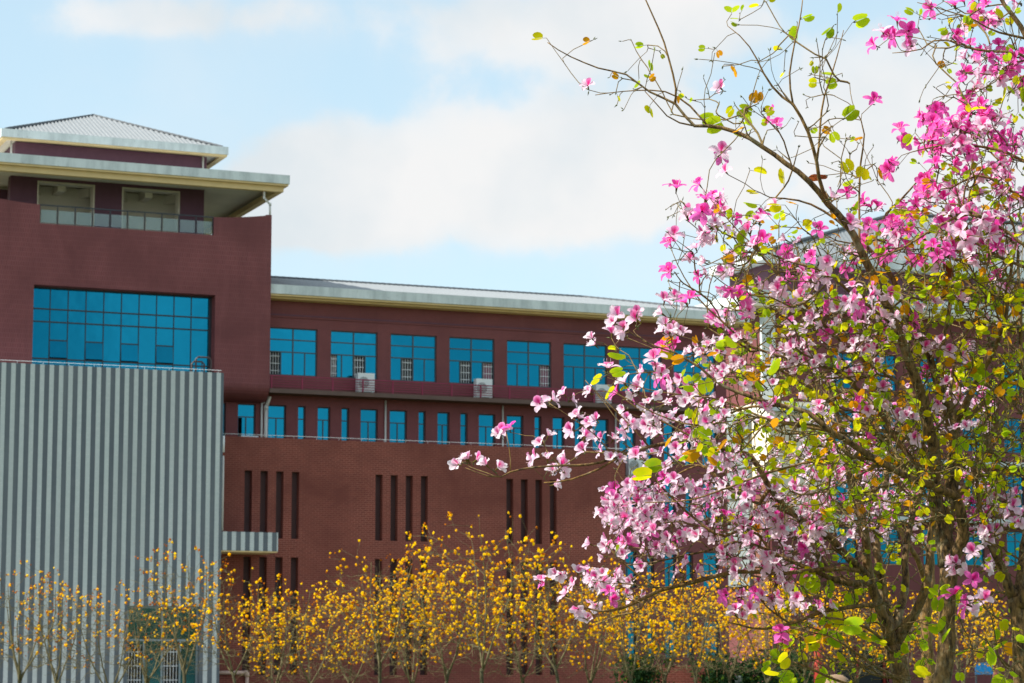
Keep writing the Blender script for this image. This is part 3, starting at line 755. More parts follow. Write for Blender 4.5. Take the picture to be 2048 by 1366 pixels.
# ------------------------------------------------------------------ bauhinia flowers and leaves
def flower_geo(kind, rng):
    """one five-petalled orchid-like flower, axis +Z, standard petal towards +Y. returns verts, faces, colours"""
    V, Fc, C = [], [], []
    white = np.array([.86, .80, .84]); pink = np.array([.84, .36, .66]); mag = np.array([.88, .03, .45]); deep = np.array([.62, .0, .14])
    if kind == 0: tip, midc, std = white * .88 + pink * .12, white * .78 + pink * .22, mag * .7 + pink * .3
    elif kind == 1: tip, midc, std = white * .72 + pink * .28, pink * .5 + white * .5, mag
    else: tip, midc, std = pink * .5 + mag * .5, mag * .85 + pink * .15, mag
    n0 = 0; opening = rng.uniform(.75, 1.15)
    for k in range(5):
        ang = math.pi / 2 + k * 2 * math.pi / 5 + rng.normal(0, .12)
        Lp = .055 * rng.uniform(.9, 1.12) * (.95 if k == 0 else 1); Wd = .0138 * rng.uniform(.85, 1.2) * (1.25 if k == 0 else 1)
        tilt = opening * (R(48) if k == 0 else R(rng.uniform(48, 88)))
        rd = np.array([math.cos(ang), math.sin(ang), 0]); sd = np.array([-math.sin(ang), math.cos(ang), 0]); ax = np.array([0, 0, 1.0])
        rows = 6; cols = (-1, -.5, 0, .5, 1); ruff = rng.uniform(0, 6)
        for i in range(rows):
            u = i / (rows - 1); wv = Wd * [.13, .42, .86, 1.12, .98, .42][i]
            th = tilt * (.45 + .75 * u); 
            cx = Lp * (u * math.sin(tilt * (.55 + .35 * u))); cz = Lp * (u * math.cos(tilt * (.55 + .35 * u))) - .010 * u ** 3
            for c in cols:
                p = rd * cx + ax * cz + sd * wv * c + (ax * math.cos(tilt) * 0 + (ax * math.sin(th) - rd * math.cos(th))) * (.006 * c * c * u + .0045 * math.sin(ruff + 6 * u + 3 * c) * u * abs(c))
                V.append(p)
                if k == 0:
                    streak = max(0, 1 - abs(c) * 1.1) * max(0, 1 - abs(u - .38) * 1.7)
                    base = std * (.55 + .0 * u) + tip * .45 if kind == 0 else std * .8 + tip * .2
                    edge = min(1, max(0, (u - .45) * 1.5) * .6 + abs(c) * .3); col = base * (1 - edge) + (tip * .5 + base * .5) * edge
                    col = col * (1 - min(1, streak * 1.35)) + deep * min(1, streak * 1.35)
                else:
                    s_ = max(0, 1 - abs(c) * 1.6) * max(0, .8 - u) * (.75 if k in (1, 4) else .4)
                    m_ = midc * (1 - u) + tip * u; col = m_ * (1 - s_) + mag * s_
                C.append(col)
        for i in range(rows - 1):
            for j in range(4):
                a = n0 + i * 5 + j; Fc.append((a, a + 1, a + 6, a + 5))
        n0 += rows * 5
    for k in range(4):                                   # stamens
        a = -math.pi / 2 + rng.normal(0, .5); rd = np.array([math.cos(a), math.sin(a), 0])
        pts = [np.zeros(3), rd * .010 + np.array([0, 0, .018]), rd * .020 + np.array([0, 0, .034]), rd * .018 + np.array([0, 0, .044])]
        sd = np.array([-rd[1], rd[0], 0]) * .0007
        for q in pts: V += [q - sd, q + sd]; C += [(.8, .55, .62)] * 2
        for i in range(3): Fc.append((n0 + 2 * i, n0 + 2 * i + 1, n0 + 2 * i + 3, n0 + 2 * i + 2))
        n0 += 8
    for (z0, r0, z1, r1) in ((-.020, .0018, .008, .0052),):  # calyx
        for z, r in ((z0, r0), (z1, r1)):
            for i in range(5):
                th = i * 2 * math.pi / 5; V.append((r * math.cos(th), r * math.sin(th), z)); C.append((.17, .13, .03))
        for i in range(5): Fc.append((n0 + i, n0 + (i + 1) % 5, n0 + 5 + (i + 1) % 5, n0 + 5 + i))
        n0 += 10
    return np.array(V), Fc, np.array(C)

LEAFC = {'g': ((.22, .40, .010), (.50, .57, .008)), 'y': ((.46, .54, .006), (.74, .60, .006)), 'o': ((.66, .34, .006), (.68, .27, .006)), 'b': ((.16, .035, .012), (.20, .06, .015))}
def leaf_geo(kind, size, rng):
    """a two-lobed leaf folded a little along its midrib; base at the origin, blade along +Z, face towards +Y"""
    a_, b_ = (np.array(x) for x in LEAFC[kind]); j = rng.uniform(.75, 1.2); mixk = rng.uniform(0, .6)
    inner = (a_ * (1 - mixk) + b_ * mixk) * j; rim = (a_ * .25 + b_ * .75) * j
    half = [(0.03, -.02), (.30, -.05), (.50, .20), (.56, .50), (.48, .82), (.28, 1.02), (.10, .93), (0, .76)]
    fold = rng.uniform(.0, .85); V = []; C = []; Fc = []; curl = rng.uniform(-.25, .25)
    for sgn in (1, -1):
        o = len(V)
        ring = half
        V.append((sgn * .24 * math.cos(fold), .24 * math.sin(fold) - .05, .48)); C.append(inner)
        for x, z in ring:
            V.append((sgn * x * math.cos(fold), x * math.sin(fold) + curl * (z - .4) ** 2, z)); C.append(rim if x > .02 and z < .9 or z > .8 else inner)
        n = len(ring)
        for i in range(n - 1): Fc.append((o, o + 1 + i, o + 2 + i) if sgn > 0 else (o, o + 2 + i, o + 1 + i))
        Fc.append((o, o + n, o + 1) if sgn > 0 else (o, o + 1, o + n))
    return np.array(V) * size, Fc, np.array(C)

def bud_geo(L, r):
    V = [(0, 0, 0)] + [(r * math.cos(i * 1.2566), r * math.sin(i * 1.2566), L * .45) for i in range(5)] + [(0, 0, L)]
    return np.array(V), [(0, 1 + (i + 1) % 5, 1 + i) for i in range(5)] + [(6, 1 + i, 1 + (i + 1) % 5) for i in range(5)]

FR = np.random.default_rng(11)
FLOW = [[flower_geo(k, FR) for _ in range(4)] for k in range(3)]
FMESH = [[None] * 4 for _ in range(3)]
def flower_object(kind, var, root, M):
    if FMESH[kind][var] is None:
        V, Fc, C = FLOW[kind][var]; o = MB().add(V, Fc, C).build('flower', 'petal', None, True); FMESH[kind][var] = o.data
    else:
        o = bpy.data.objects.new('flower', FMESH[kind][var]); COL.objects.link(o)
    o.parent = root; o.matrix_local = M
    return o

def bauhinia(name, label, base, limbs, Y, spread, flowers, leaves, fills, lfills, twigfills, seed, keep=100, thick=.022, depth_fn=None):
    """limbs: lists of (px, py, dY, width px); flowers: (px, py, kind, n); leaves: (px, py, kind, size factor)"""
    root = tag(empty(name, base), label, 'flowering tree')
    tr = Tree(seed); rng = tr.rng
    for L in limbs:
        pts = [T(x, y, Y + dy) for x, y, dy, wd in L]; rad = [wd / 2 * (Y + dy) / 5000 for x, y, dy, wd in L]
        tr.limb(pts, rad, .07)
    skel = tr.n
    tg = []; info = []
    K = {'w': 0, 'p': 1, 'm': 2}
    def dY(x, y): return rng.uniform(-spread, spread)
    def place(x, y):
        """a point on the ray through x, y, its depth drawn near that of the limbs around it"""
        s_ = rng.integers(0, skel, 60); P = tr.P[s_]
        pr = np.array([1024 + 5000 * (P[:, 0]) / (P[:, 1] * math.cos(TILT) + (P[:, 2] - 1.6) * math.sin(TILT)), P[:, 2]]).T
        Pz = T(x, y, Y)[2]
        k = np.argmin(np.abs(pr[:, 0] - x) + np.abs(P[:, 2] - Pz) * 400)
        return T(x, y, .6 * P[k, 1] + .4 * Y + rng.uniform(-spread, spread))
    for x, y, k, n in flowers: tg.append(place(x, y)); info.append(('F', K[k], n, True))
    for x, y, k, sz in leaves: tg.append(place(x, y)); info.append(('L', k, sz, True))
    for (x0, y0, x1, y1, n, kinds) in fills:
        for _ in range(int(n * 1.4)):
            x, y = rng.uniform(x0, x1), rng.uniform(y0, y1); tg.append(place(x, y)); info.append(('F', K[kinds[rng.integers(len(kinds))]], int(rng.integers(1, 4)), False))
    for (x0, y0, x1, y1, n, kinds) in lfills:
        for _ in range(int(n * 1.05)):
            x, y = rng.uniform(x0, x1), rng.uniform(y0, y1); tg.append(place(x, y)); info.append(('L', kinds[rng.integers(len(kinds))], rng.uniform(.32, .64), False))
    for (x0, y0, x1, y1, n) in twigfills:
        for _ in range(int(n * 2.6)): tg.append(place(rng.uniform(x0, x1), rng.uniform(y0, y1))); info.append(('N', 0, 0, False))
    tips = tr.reach(tg, .10, .055, .0032, .32, .0018, .37, skip=0)
    tr.build(root, 'bauhinia_bark', 'bauhinia_limb', 'bauhinia_twig', thick, base)
    fl = MB(); lf = MB(); bd = MB(); cnt = 0
    for tnode, (typ, k, n, explicit) in zip(tips, info):
        p = tr.P[tnode] - np.asarray(base); d = tr.D[tnode]
        if typ == 'F':
            for q in range(n):
                kk = k if rng.random() < .84 else int(np.clip(k + rng.choice((-1, 1)), 0, 2))
                out = np.array([rng.normal(-.1, .75), rng.normal(-.3, .5), rng.normal(.42, .35)]) + .5 * d
                M = basis(out, rng); s = rng.uniform(.82, 1.06) * (1.2 if explicit else .98); off = np.array([rng.normal(0, .026), rng.normal(0, .03), rng.normal(.0, .022)]) * (n > 1)
                var = int(rng.integers(4)); V, Fc, C = FLOW[kk][var]
                pos = p + off + M[:, 2] * .018
                if cnt < keep and explicit:
                    mm = Matrix(((*(M[0] * s), pos[0]), (*(M[1] * s), pos[1]), (*(M[2] * s), pos[2]), (0, 0, 0, 1)))
                    flower_object(kk, var, root, mm); cnt += 1
                else: fl.add((V * s) @ M.T + pos, Fc, C * rng.uniform(.9, 1.05))
                bd.tube([p, p + off * .5, pos - M[:, 2] * .019 * s], .0016, 4)
            for q in range(int(rng.integers(0, 4))):
                V, Fc = bud_geo(rng.uniform(.018, .034), .0036); M = basis(d + rng.normal(0, .8, 3), rng); bd.add(V @ M.T + p, Fc)
        elif typ == 'L':
            m = 1 if explicit else int(rng.integers(1, 3))
            for q in range(m):
                out = d * .5 + np.array([rng.normal(0, .8), rng.normal(-.2, .6), rng.normal(-.15, .6)]); M = basis(out, rng, rng.uniform(0, 6.28))
                size = (.090 if explicit else .078) * n * (rng.uniform(.85, 1.1)); kk = k if q == 0 or rng.random() < .6 else 'gyo'[rng.integers(3)]
                V, Fc, C = leaf_geo(kk, size, rng); st = p + M[:, 2] * .022
                lf.add(V @ M.T + st, Fc, C); bd.tube([p, st + M[:, 2] * .004], .0011, 4)
            for q in range(int(rng.integers(0, 3))):
                V, Fc = bud_geo(rng.uniform(.012, .028), .0032); M = basis(d + rng.normal(0, .6, 3), rng); bd.add(V @ M.T + p, Fc)
        else:
            for q in range(int(rng.integers(1, 4))):
                V, Fc = bud_geo(rng.uniform(.012, .03), .003); M = basis(d + rng.normal(0, .6, 3), rng); bd.add(V @ M.T + p, Fc)
    if fl.n: tag(fl.build('blossoms', 'petal', root, True), kind='stuff')
    if lf.n: lf.build('leaves', 'leaf', root, True)
    if bd.n: bd.build('buds', 'bud', root, True)
    return root

# ---- limbs of the trees: (pixel x, pixel y, metres nearer or farther, width in pixels)
T1L = [
 [(1880, 1990, 0, 46), (1884, 1600, 0, 40), (1888, 1366, 0, 37), (1893, 1240, 0, 34), (1897, 1130, 0, 37)],
 [(1897, 1130, 0, 44), (1890, 1085, .02, 38), (1878, 1030, .03, 33), (1868, 970, .03, 28), (1866, 900, 0, 25), (1850, 820, -.1, 22), (1822, 740, -.2, 20), (1795, 660, -.25, 19), (1765, 590, -.3, 18), (1730, 510, -.35, 16), (1690, 450, -.4, 14), (1650, 405, -.45, 13), (1600, 350, -.5, 11), (1540, 305, -.5, 9.5), (1480, 268, -.5, 8.5), (1410, 250, -.5, 7.5), (1385, 249, -.5, 6.5), (1355, 212, -.5, 5.5), (1325, 195, -.5, 4.5), (1290, 178, -.5, 4), (1255, 150, -.5, 3.6), (1195, 135, -.5, 3), (1130, 108, -.5, 2.4), (1095, 85, -.5, 1.8)],
 [(1355, 212, -.5, 4.5), (1352, 180, -.5, 4.5), (1336, 115, -.5, 4), (1318, 60, -.5, 3.5), (1295, 10, -.5, 3), (1280, -30, -.5, 2.5)],
 [(1410, 250, -.5, 4), (1375, 208, -.45, 4), (1335, 185, -.45, 3), (1290, 180, -.45, 2.6), (1240, 183, -.4, 2), (1190, 190, -.4, 1.6)],
 [(1395, 249, -.5, 4), (1345, 240, -.55, 3), (1320, 215, -.55, 2.4), (1290, 183, -.55, 1.8)],
 [(1648, 405, -.45, 9), (1640, 360, -.5, 8), (1632, 320, -.55, 7.5), (1610, 255, -.6, 7), (1580, 200, -.6, 6), (1560, 190, -.6, 5), (1530, 150, -.6, 4), (1512, 115, -.6, 3), (1488, 80, -.6, 2.5), (1455, 52, -.6, 1.6)],
 [(1580, 200, -.6, 4.5), (1578, 160, -.6, 4), (1588, 95, -.6, 3.2), (1600, 40, -.6, 2.5), (1606, -10, -.6, 2)],
 [(1636, 330, -.55, 5), (1638, 280, -.5, 4.5), (1646, 205, -.5, 4), (1662, 150, -.5, 3), (1676, 105, -.5, 2.2), (1687, 60, -.5, 1.5)],
 [(1715, 480, -.35, 5), (1718, 400, -.3, 4.5), (1722, 330, -.3, 4), (1728, 260, -.3, 3), (1708, 215, -.3, 2)],
 [(1895, 1085, .0, 30), (1905, 960, .1, 26), (1912, 840, .15, 22), (1880, 770, .1, 15), (1855, 710, .05, 15), (1830, 650, 0, 14), (1810, 610, 0, 13), (1785, 560, 0, 11), (1760, 520, 0, 9), (1720, 480, 0, 7), (1660, 430, 0, 5), (1600, 402, 0, 4), (1540, 395, 0, 3)],
 [(1765, 525, 0, 6), (1752, 470, .1, 6), (1775, 425, .15, 5), (1815, 385, .2, 4), (1850, 345, .25, 2.5)],
 [(1912, 840, .15, 16), (1940, 795, .1, 14), (1965, 745, 0, 12), (1990, 695, -.1, 10), (2010, 640, -.2, 8), (2022, 560, -.2, 7), (2032, 480, -.2, 5)],
 [(1914, 860, .15, 11), (1960, 815, .2, 10), (2005, 770, .3, 8), (2048, 730, .3, 7), (2100, 690, .3, 5)],
 [(1900, 900, .05, 8), (1886, 800, .3, 7.5), (1885, 700, .4, 6.5), (1900, 620, .5, 5), (1906, 540, .5, 4), (1880, 470, .5, 3)],
 [(1906, 880, .1, 8), (1902, 790, .4, 7), (1915, 700, .5, 6), (1950, 640, .5, 5), (1962, 560, .5, 4.5), (1955, 470, .5, 3)],
 [(1897, 1128, 0, 30), (1922, 1100, -.1, 27), (1932, 1060, -.15, 24), (1924, 1010, -.2, 21), (1918, 993, -.2, 20), (1885, 980, -.25, 16), (1850, 965, -.3, 15), (1800, 948, -.35, 14), (1745, 918, -.4, 13.5), (1705, 885, -.45, 12.5), (1650, 858, -.5, 11), (1610, 825, -.5, 10), (1560, 808, -.5, 9), (1500, 790, -.5, 7.5), (1440, 770, -.5, 6), (1400, 735, -.5, 5), (1350, 705, -.5, 4), (1300, 688, -.5, 3), (1272, 668, -.5, 2)],
 [(1918, 993, -.2, 15), (1938, 965, -.2, 12), (1955, 930, -.15, 10), (1990, 860, -.1, 9), (2030, 800, 0, 7), (2065, 740, 0, 5)],
 [(1868, 960, .03, 12), (1800, 890, .1, 10), (1760, 825, .2, 9), (1700, 765, .25, 8), (1650, 735, .3, 7), (1580, 718, .3, 6), (1500, 690, .3, 5), (1440, 640, .3, 4), (1400, 600, .3, 3), (1365, 548, .3, 2.2), (1345, 505, .3, 1.6)],
 [(1840, 800, -.1, 9), (1780, 755, .0, 7), (1700, 700, .1, 6.5), (1640, 640, .1, 6), (1580, 580, .1, 6), (1540, 530, .1, 5), (1500, 490, .1, 4), (1450, 468, .1, 3), (1400, 430, .1, 2.2), (1360, 400, .1, 1.5)],
 [(1795, 660, -.25, 7), (1720, 600, -.3, 6), (1650, 545, -.4, 5), (1570, 520, -.4, 4), (1500, 485, -.4, 3), (1440, 420, -.4, 2)],
 [(1866, 900, 0, 10), (1800, 870, .3, 9), (1720, 850, .5, 8), (1640, 790, .6, 7), (1560, 740, .6, 5), (1470, 730, .6, 4), (1380, 760, .6, 3), (1330, 770, .6, 2)],
 [(1650, 858, -.5, 7), (1590, 850, -.5, 6), (1520, 835, -.5, 5), (1440, 800, -.45, 4), (1360, 790, -.4, 3), (1300, 780, -.4, 2), (1215, 755, -.4, 1.5)],
 [(1560, 808, -.5, 5), (1490, 815, -.45, 5), (1400, 850, -.4, 4), (1320, 830, -.4, 3), (1240, 790, -.4, 2), (1205, 782, -.4, 1.5)],
 [(1745, 918, -.4, 7), (1690, 915, -.35, 6), (1620, 925, -.3, 5), (1540, 945, -.3, 5), (1460, 975, -.3, 4), (1380, 1000, -.3, 3), (1290, 1005, -.3, 2)],
]
T2L = [
 [(1804, 1902, 0, 50), (1802, 1600, 0, 42), (1800, 1366, 0, 37), (1793, 1290, 0, 37)],
 [(1790, 1290, 0, 26), (1762, 1215, -.1, 21), (1740, 1150, -.15, 20), (1730, 1080, -.2, 18), (1718, 1010, -.2, 16), (1700, 950, -.2, 16), (1688, 890, -.2, 13), (1672, 820, -.2, 10), (1650, 745, -.2, 7)],
 [(1790, 1290, 0, 22), (1768, 1190, .1, 18), (1750, 1100, .15, 16), (1754, 1040, .2, 16), (1770, 960, .25, 13), (1776, 880, .3, 11), (1772, 800, .3, 8)],
 [(1798, 1275, 0, 20), (1810, 1180, .15, 17), (1812, 1110, .2, 14), (1822, 1040, .25, 12), (1850, 960, .3, 9), (1880, 900, .3, 7)],
 [(1803, 1278, 0, 25), (1830, 1225, -.05, 19), (1850, 1170, -.1, 17), (1857, 1110, -.1, 15), (1862, 1050, -.1, 11), (1880, 960, -.1, 8)],
 [(1738, 1150, -.15, 16), (1723, 1165, -.2, 15), (1672, 1160, -.25, 12), (1610, 1135, -.3, 9), (1545, 1105, -.3, 7), (1480, 1085, -.3, 6), (1420, 1100, -.3, 5), (1360, 1113, -.3, 4), (1300, 1125, -.3, 3), (1250, 1130, -.3, 2)],
 [(1778, 1137, 0, 11), (1700, 1139, -.3, 10), (1640, 1139, -.35, 9), (1560, 1147, -.4, 8.5), (1480, 1143, -.4, 8.5), (1430, 1150, -.4, 9), (1370, 1166, -.4, 9), (1320, 1180, -.4, 8), (1270, 1203, -.4, 7), (1235, 1216, -.4, 6), (1190, 1222, -.4, 4), (1155, 1205, -.4, 3), (1130, 1195, -.4, 2)],
 [(1300, 1192, -.4, 5), (1275, 1222, -.42, 4), (1240, 1230, -.45, 3), (1190, 1250, -.45, 2)],
 [(1330, 1178, -.4, 5), (1290, 1160, -.4, 4), (1240, 1120, -.4, 3), (1215, 1090, -.4, 2)],
 [(1738, 1150, -.15, 18), (1690, 1110, -.3, 16), (1645, 1065, -.4, 15), (1600, 1035, -.5, 14), (1560, 998, -.55, 13), (1530, 955, -.6, 12), (1500, 912, -.6, 11.5), (1465, 898, -.6, 10.5), (1430, 889, -.6, 9.5), (1380, 881, -.6, 8.5), (1310, 891, -.6, 7.5), (1250, 906, -.6, 6.5), (1195, 926, -.6, 5.5), (1130, 931, -.6, 4.6), (1035, 940, -.6, 3.6), (1005, 953, -.6, 3), (975, 952, -.6, 2.4), (930, 935, -.6, 1.6)],
 [(1245, 908, -.6, 5), (1190, 941, -.6, 4.4), (1130, 962, -.6, 3.2), (1088, 965, -.6, 2.2)],
 [(1033, 940, -.6, 2.4), (1021, 910, -.6, 2.2), (1013, 868, -.6, 1.7)],
 [(1400, 884, -.6, 5), (1340, 850, -.6, 4), (1280, 820, -.6, 3), (1215, 770, -.6, 2)],
 [(1310, 891, -.6, 4), (1260, 850, -.6, 3), (1200, 790, -.6, 2.2), (1170, 760, -.6, 1.6)],
 [(1230, 912, -.6, 3), (1190, 870, -.6, 2.4), (1135, 830, -.6, 2), (1100, 808, -.6, 1.6)],
 [(1600, 1035, -.5, 10), (1555, 1015, -.5, 8), (1500, 1000, -.5, 6), (1440, 960, -.5, 5), (1400, 930, -.5, 4), (1330, 960, -.5, 3), (1250, 990, -.5, 2)],
 [(1545, 975, -.55, 9), (1490, 1050, -.5, 6), (1440, 1070, -.5, 6), (1380, 1030, -.5, 5), (1330, 980, -.5, 4), (1290, 950, -.5, 3), (1240, 970, -.5, 2)],
 [(1755, 1195, -.1, 11), (1700, 1215, -.3, 9), (1640, 1228, -.4, 8), (1580, 1247, -.5, 7), (1520, 1258, -.5, 5), (1455, 1243, -.5, 3)],
 [(1580, 1247, -.5, 4), (1540, 1220, -.5, 3.4), (1510, 1185, -.5, 2.6), (1475, 1150, -.5, 2)],
 [(1794, 1310, -.05, 7), (1740, 1260, -.4, 6), (1690, 1240, -.5, 5), (1650, 1235, -.5, 3)],
 [(1790, 1366, -.1, 7), (1750, 1330, -.4, 6), (1690, 1290, -.6, 5), (1655, 1270, -.6, 3), (1610, 1262, -.6, 2)],
 [(1795, 1420, -.1, 7), (1720, 1380, -.4, 6), (1650, 1350, -.6, 5), (1590, 1325, -.6, 3.5), (1545, 1318, -.6, 2)],
]
T3L = [
 [(2052, 1990, 0, 50), (2049, 1600, 0, 44), (2045, 1366, 0, 39), (2041, 1250, 0, 35), (2030, 1190, 0, 32)],
 [(2028, 1190, 0, 24), (2010, 1140, -.05, 20), (1990, 1100, -.1, 16), (1970, 1050, -.1, 12), (1955, 1000, -.1, 9), (1950, 930, -.1, 6)],
 [(2028, 1190, 0, 24), (2046, 1110, .1, 20), (2056, 1030, .15, 17), (2060, 900, .2, 13), (2050, 760, .2, 10), (2040, 600, .2, 8), (2030, 460, .2, 5), (1990, 380, .2, 3)],
 [(2036, 1220, 0, 28), (2100, 1100, -.2, 26), (2150, 900, -.3, 23), (2165, 600, -.4, 19), (2140, 350, -.4, 15), (2100, 170, -.4, 13), (2048, 66, -.4, 11), (2010, 12, -.4, 9), (1985, -40, -.4, 7)],
 [(2130, 290, -.4, 9), (2090, 160, -.5, 8), (2040, 108, -.5, 6), (1960, 102, -.5, 5), (1905, 82, -.5, 4), (1870, 80, -.5, 3.4), (1838, 100, -.5, 2.6), (1785, 106, -.5, 1.6)],
 [(2142, 360, -.4, 9), (2060, 330, -.4, 7), (2000, 300, -.3, 6), (1940, 292, -.3, 5), (1880, 292, -.3, 4), (1820, 305, -.3, 2)],
 [(2160, 560, -.4, 9), (2060, 500, -.5, 7), (2000, 455, -.5, 6.5), (1935, 430, -.5, 6), (1860, 462, -.5, 5), (1800, 500, -.5, 4), (1720, 525, -.5, 3)],
 [(2160, 620, -.4, 8), (2070, 545, -.3, 7), (1990, 510, -.3, 6), (1940, 470, -.3, 5), (1925, 400, -.3, 4), (1945, 330, -.3, 3), (1940, 240, -.3, 2)],
 [(2048, 66, -.4, 6), (1990, 62, -.45, 4), (1950, 40, -.5, 3.2), (1895, 22, -.5, 2.4), (1835, 5, -.5, 1.6)],
 [(2160, 480, -.4, 9), (2080, 420, -.2, 7), (2020, 380, -.1, 6), (1960, 350, -.1, 5), (1890, 380, -.1, 3), (1850, 370, -.1, 2)],
 [(2110, 190, -.4, 7), (2070, 140, -.3, 6), (2030, 160, -.3, 5), (1985, 150, -.3, 3), (1930, 145, -.3, 2)],
 [(2158, 700, -.3, 9), (2080, 640, -.1, 7), (2030, 590, 0, 6), (1980, 600, 0, 4), (1930, 560, 0, 3)],
]
T4L = [[(1858, 1830, 0, 30), (1857, 1366, 0, 26), (1853, 1250, 0, 24), (1856, 1180, 0, 22), (1862, 1100, .1, 17), (1877, 1040, .2, 13), (1895, 960, .3, 9), (1900, 880, .3, 6)],
       [(1856, 1180, 0, 14), (1835, 1120, -.2, 11), (1800, 1060, -.3, 9), (1770, 1020, -.3, 6)],
       [(1862, 1110, .1, 12), (1900, 1060, .3, 9), (1940, 1000, .4, 7), (1965, 940, .4, 5)]]
def fl(s):
    out = []
    for q in s.split():
        x, y, r = q.split(','); out.append((int(x), int(y), r[0], int(r[1:] or 1)))
    return out
def lv(s):
    out = []
    for q in s.split():
        x, y, r = q.split(','); out.append((int(x), int(y), r[0], float(r[1:] or .7)))
    return out
T2F = fl("""925,925,w3 946,925,p 990,945,w2 1013,863,p2 1000,872,w 1066,920,p2 1106,918,w2 1124,926,w2 1088,955,w2 1103,948,w2 1126,946,w 1086,810,w2 1098,805,p 1137,796,p2
 1163,825,p2 1194,848,p2 1150,862,w1 1088,886,w2 1190,784,w2 1166,880,p 1186,878,w2 1210,882,p 1223,886,p 1171,904,p 1211,905,p 1255,858,p2 1244,800,m2 1256,820,w 1240,985,p 1228,992,p2 1270,980,m2
 1262,988,p 1308,1002,w2 1218,1032,p2 1236,1034,p2 1213,1046,w 1246,1046,w2 1264,1030,p 1290,1030,p 1312,1026,p2 1342,1052,p 1380,1032,p2 1398,1036,w2 1430,1012,p2 1442,1022,w2 1400,1066,w3 1422,1072,w2
 1262,1062,w2 1282,1066,p 1256,1086,w 1300,1060,p2 1341,1076,p 1351,1090,m 1204,1090,p2 1218,1092,w 1215,1112,w 1250,1095,m 1264,1094,p2 1246,1112,w 1326,1100,p2 1312,1106,p 1300,1118,w
 1378,1130,p2 1385,1146,p 1266,1130,p 1286,1140,p 1118,1150,w2 1142,1158,w2 1098,1178,p2 1166,1156,p2 1186,1150,p 1202,1160,w2 1222,1148,p2 1180,1176,w 1216,1180,w 1240,1166,p 1262,1162,w 1136,1195,p
 1160,1214,p 1181,1234,w2 1220,1196,m 1242,1200,p 1272,1192,w 1200,1200,w2 1462,1140,p2 1482,1146,p 1452,1156,w 1476,1202,p3 1486,1216,p2 1470,1226,w2 1456,1190,m 1516,1190,m 1530,1202,p
 1586,1202,p3 1600,1212,p 1626,1222,w2 1552,1284,m2 1612,1250,p 1520,1096,p2 1540,1114,p 1590,1072,p2 1570,1132,p2 1600,1100,p 1616,1096,m 1680,1012,m 1666,1010,p 1600,976,p2 1632,962,w 1500,992,p 1546,990,w2
 1556,1002,p 1562,1042,p 1636,1046,m 1460,1100,p 1520,1140,p 1560,1085,p 1440,1110,w 1496,1060,p2 1420,1000,p 1360,1010,w 1390,985,w2 1330,960,p""")
T1F = fl("""1206,686,w2 1223,676,p 1250,656,p3 1273,656,p2 1256,676,w 1216,745,p 1326,710,m2 1310,726,p 1296,746,p 1310,752,p2 1331,756,m 1286,772,p 1366,775,p3 1388,770,p 1272,786,w2 1342,636,w2 1334,656,w
 1352,600,p 1376,614,m 1416,656,m 1442,640,p2 1452,690,p 1466,610,m3 1548,578,p3 1565,582,p 1352,385,m 1346,476,p 1345,496,m2 1350,546,m2 1379,606,m 1404,376,m 1412,408,m2 1428,406,m2 1442,412,p2 1457,350,p
 1400,442,p2 1436,456,p2 1376,442,w 1520,452,p 1527,486,m 1516,496,p 1632,576,p2 1642,465,m 1641,522,m2 1576,502,p 1582,542,p2 1690,390,m 1656,402,p 1732,422,m2 1726,456,m2 1736,462,m 1708,806,p2
 1700,702,p 1690,662,p2 1782,596,p 1562,702,p 1556,746,p 1576,652,p 1652,680,m 1692,666,w2 1740,652,p2 1760,642,p 1802,640,m2 1920,796,p2 1745,208,m 1178,180,p 1447,182,p 1526,222,p 1554,256,p 1442,308,p 1438,312,m
 1556,420,w 1610,600,p 1660,620,p 1480,640,p 1500,470,p 1480,520,p 1610,500,p 1640,540,p 1470,560,w 1430,640,p""")
T3F = fl("""1800,72,m3 1790,78,m2 1816,72,m2 1756,94,m 1866,16,m2 1912,16,m2 1942,36,m2 1946,56,p 2030,6,p 2036,106,m2 2044,122,m2 1922,142,m 1936,146,p 1996,136,m2 2000,152,p2 2040,150,m2 1946,182,p 1966,186,w 2016,186,p
 2036,190,p 1862,238,m3 1876,246,m3 1868,258,m2 1950,220,m2 1946,228,m2 1962,236,m3 1982,240,m3 2000,246,m2 1798,278,m2 1850,280,m2 1866,286,m 1920,270,m3 1940,266,m2 1910,300,p2 1890,312,p 1930,292,m3 1956,276,p2
 1976,262,p2 1990,252,p 2026,292,p 2040,280,p2 1786,330,m2 1796,332,m 1950,332,p 1996,332,p 1852,364,m3 1872,386,m3 1846,396,p2 1862,404,p 1790,470,p2 1800,476,p 1776,502,m2 1766,512,m 1786,516,m2 1906,436,p 1912,466,p2
 1922,476,p2 1960,436,p2 1976,452,p3 1980,462,m 2026,412,p3 2036,406,m 2010,422,p 1952,490,m2 1976,490,p2 1946,512,w 1966,482,p 1870,536,m 1886,522,p2 1996,560,m 2006,566,p 1912,1040,m2 1950,1034,m2 1946,1056,p2 1976,1050,m2
 1946,1072,p 1986,1066,w 2030,1022,p2 2044,1026,p 1936,1200,m2 1946,1206,p2 1930,1222,w 1942,1146,w2 1922,1152,w""")
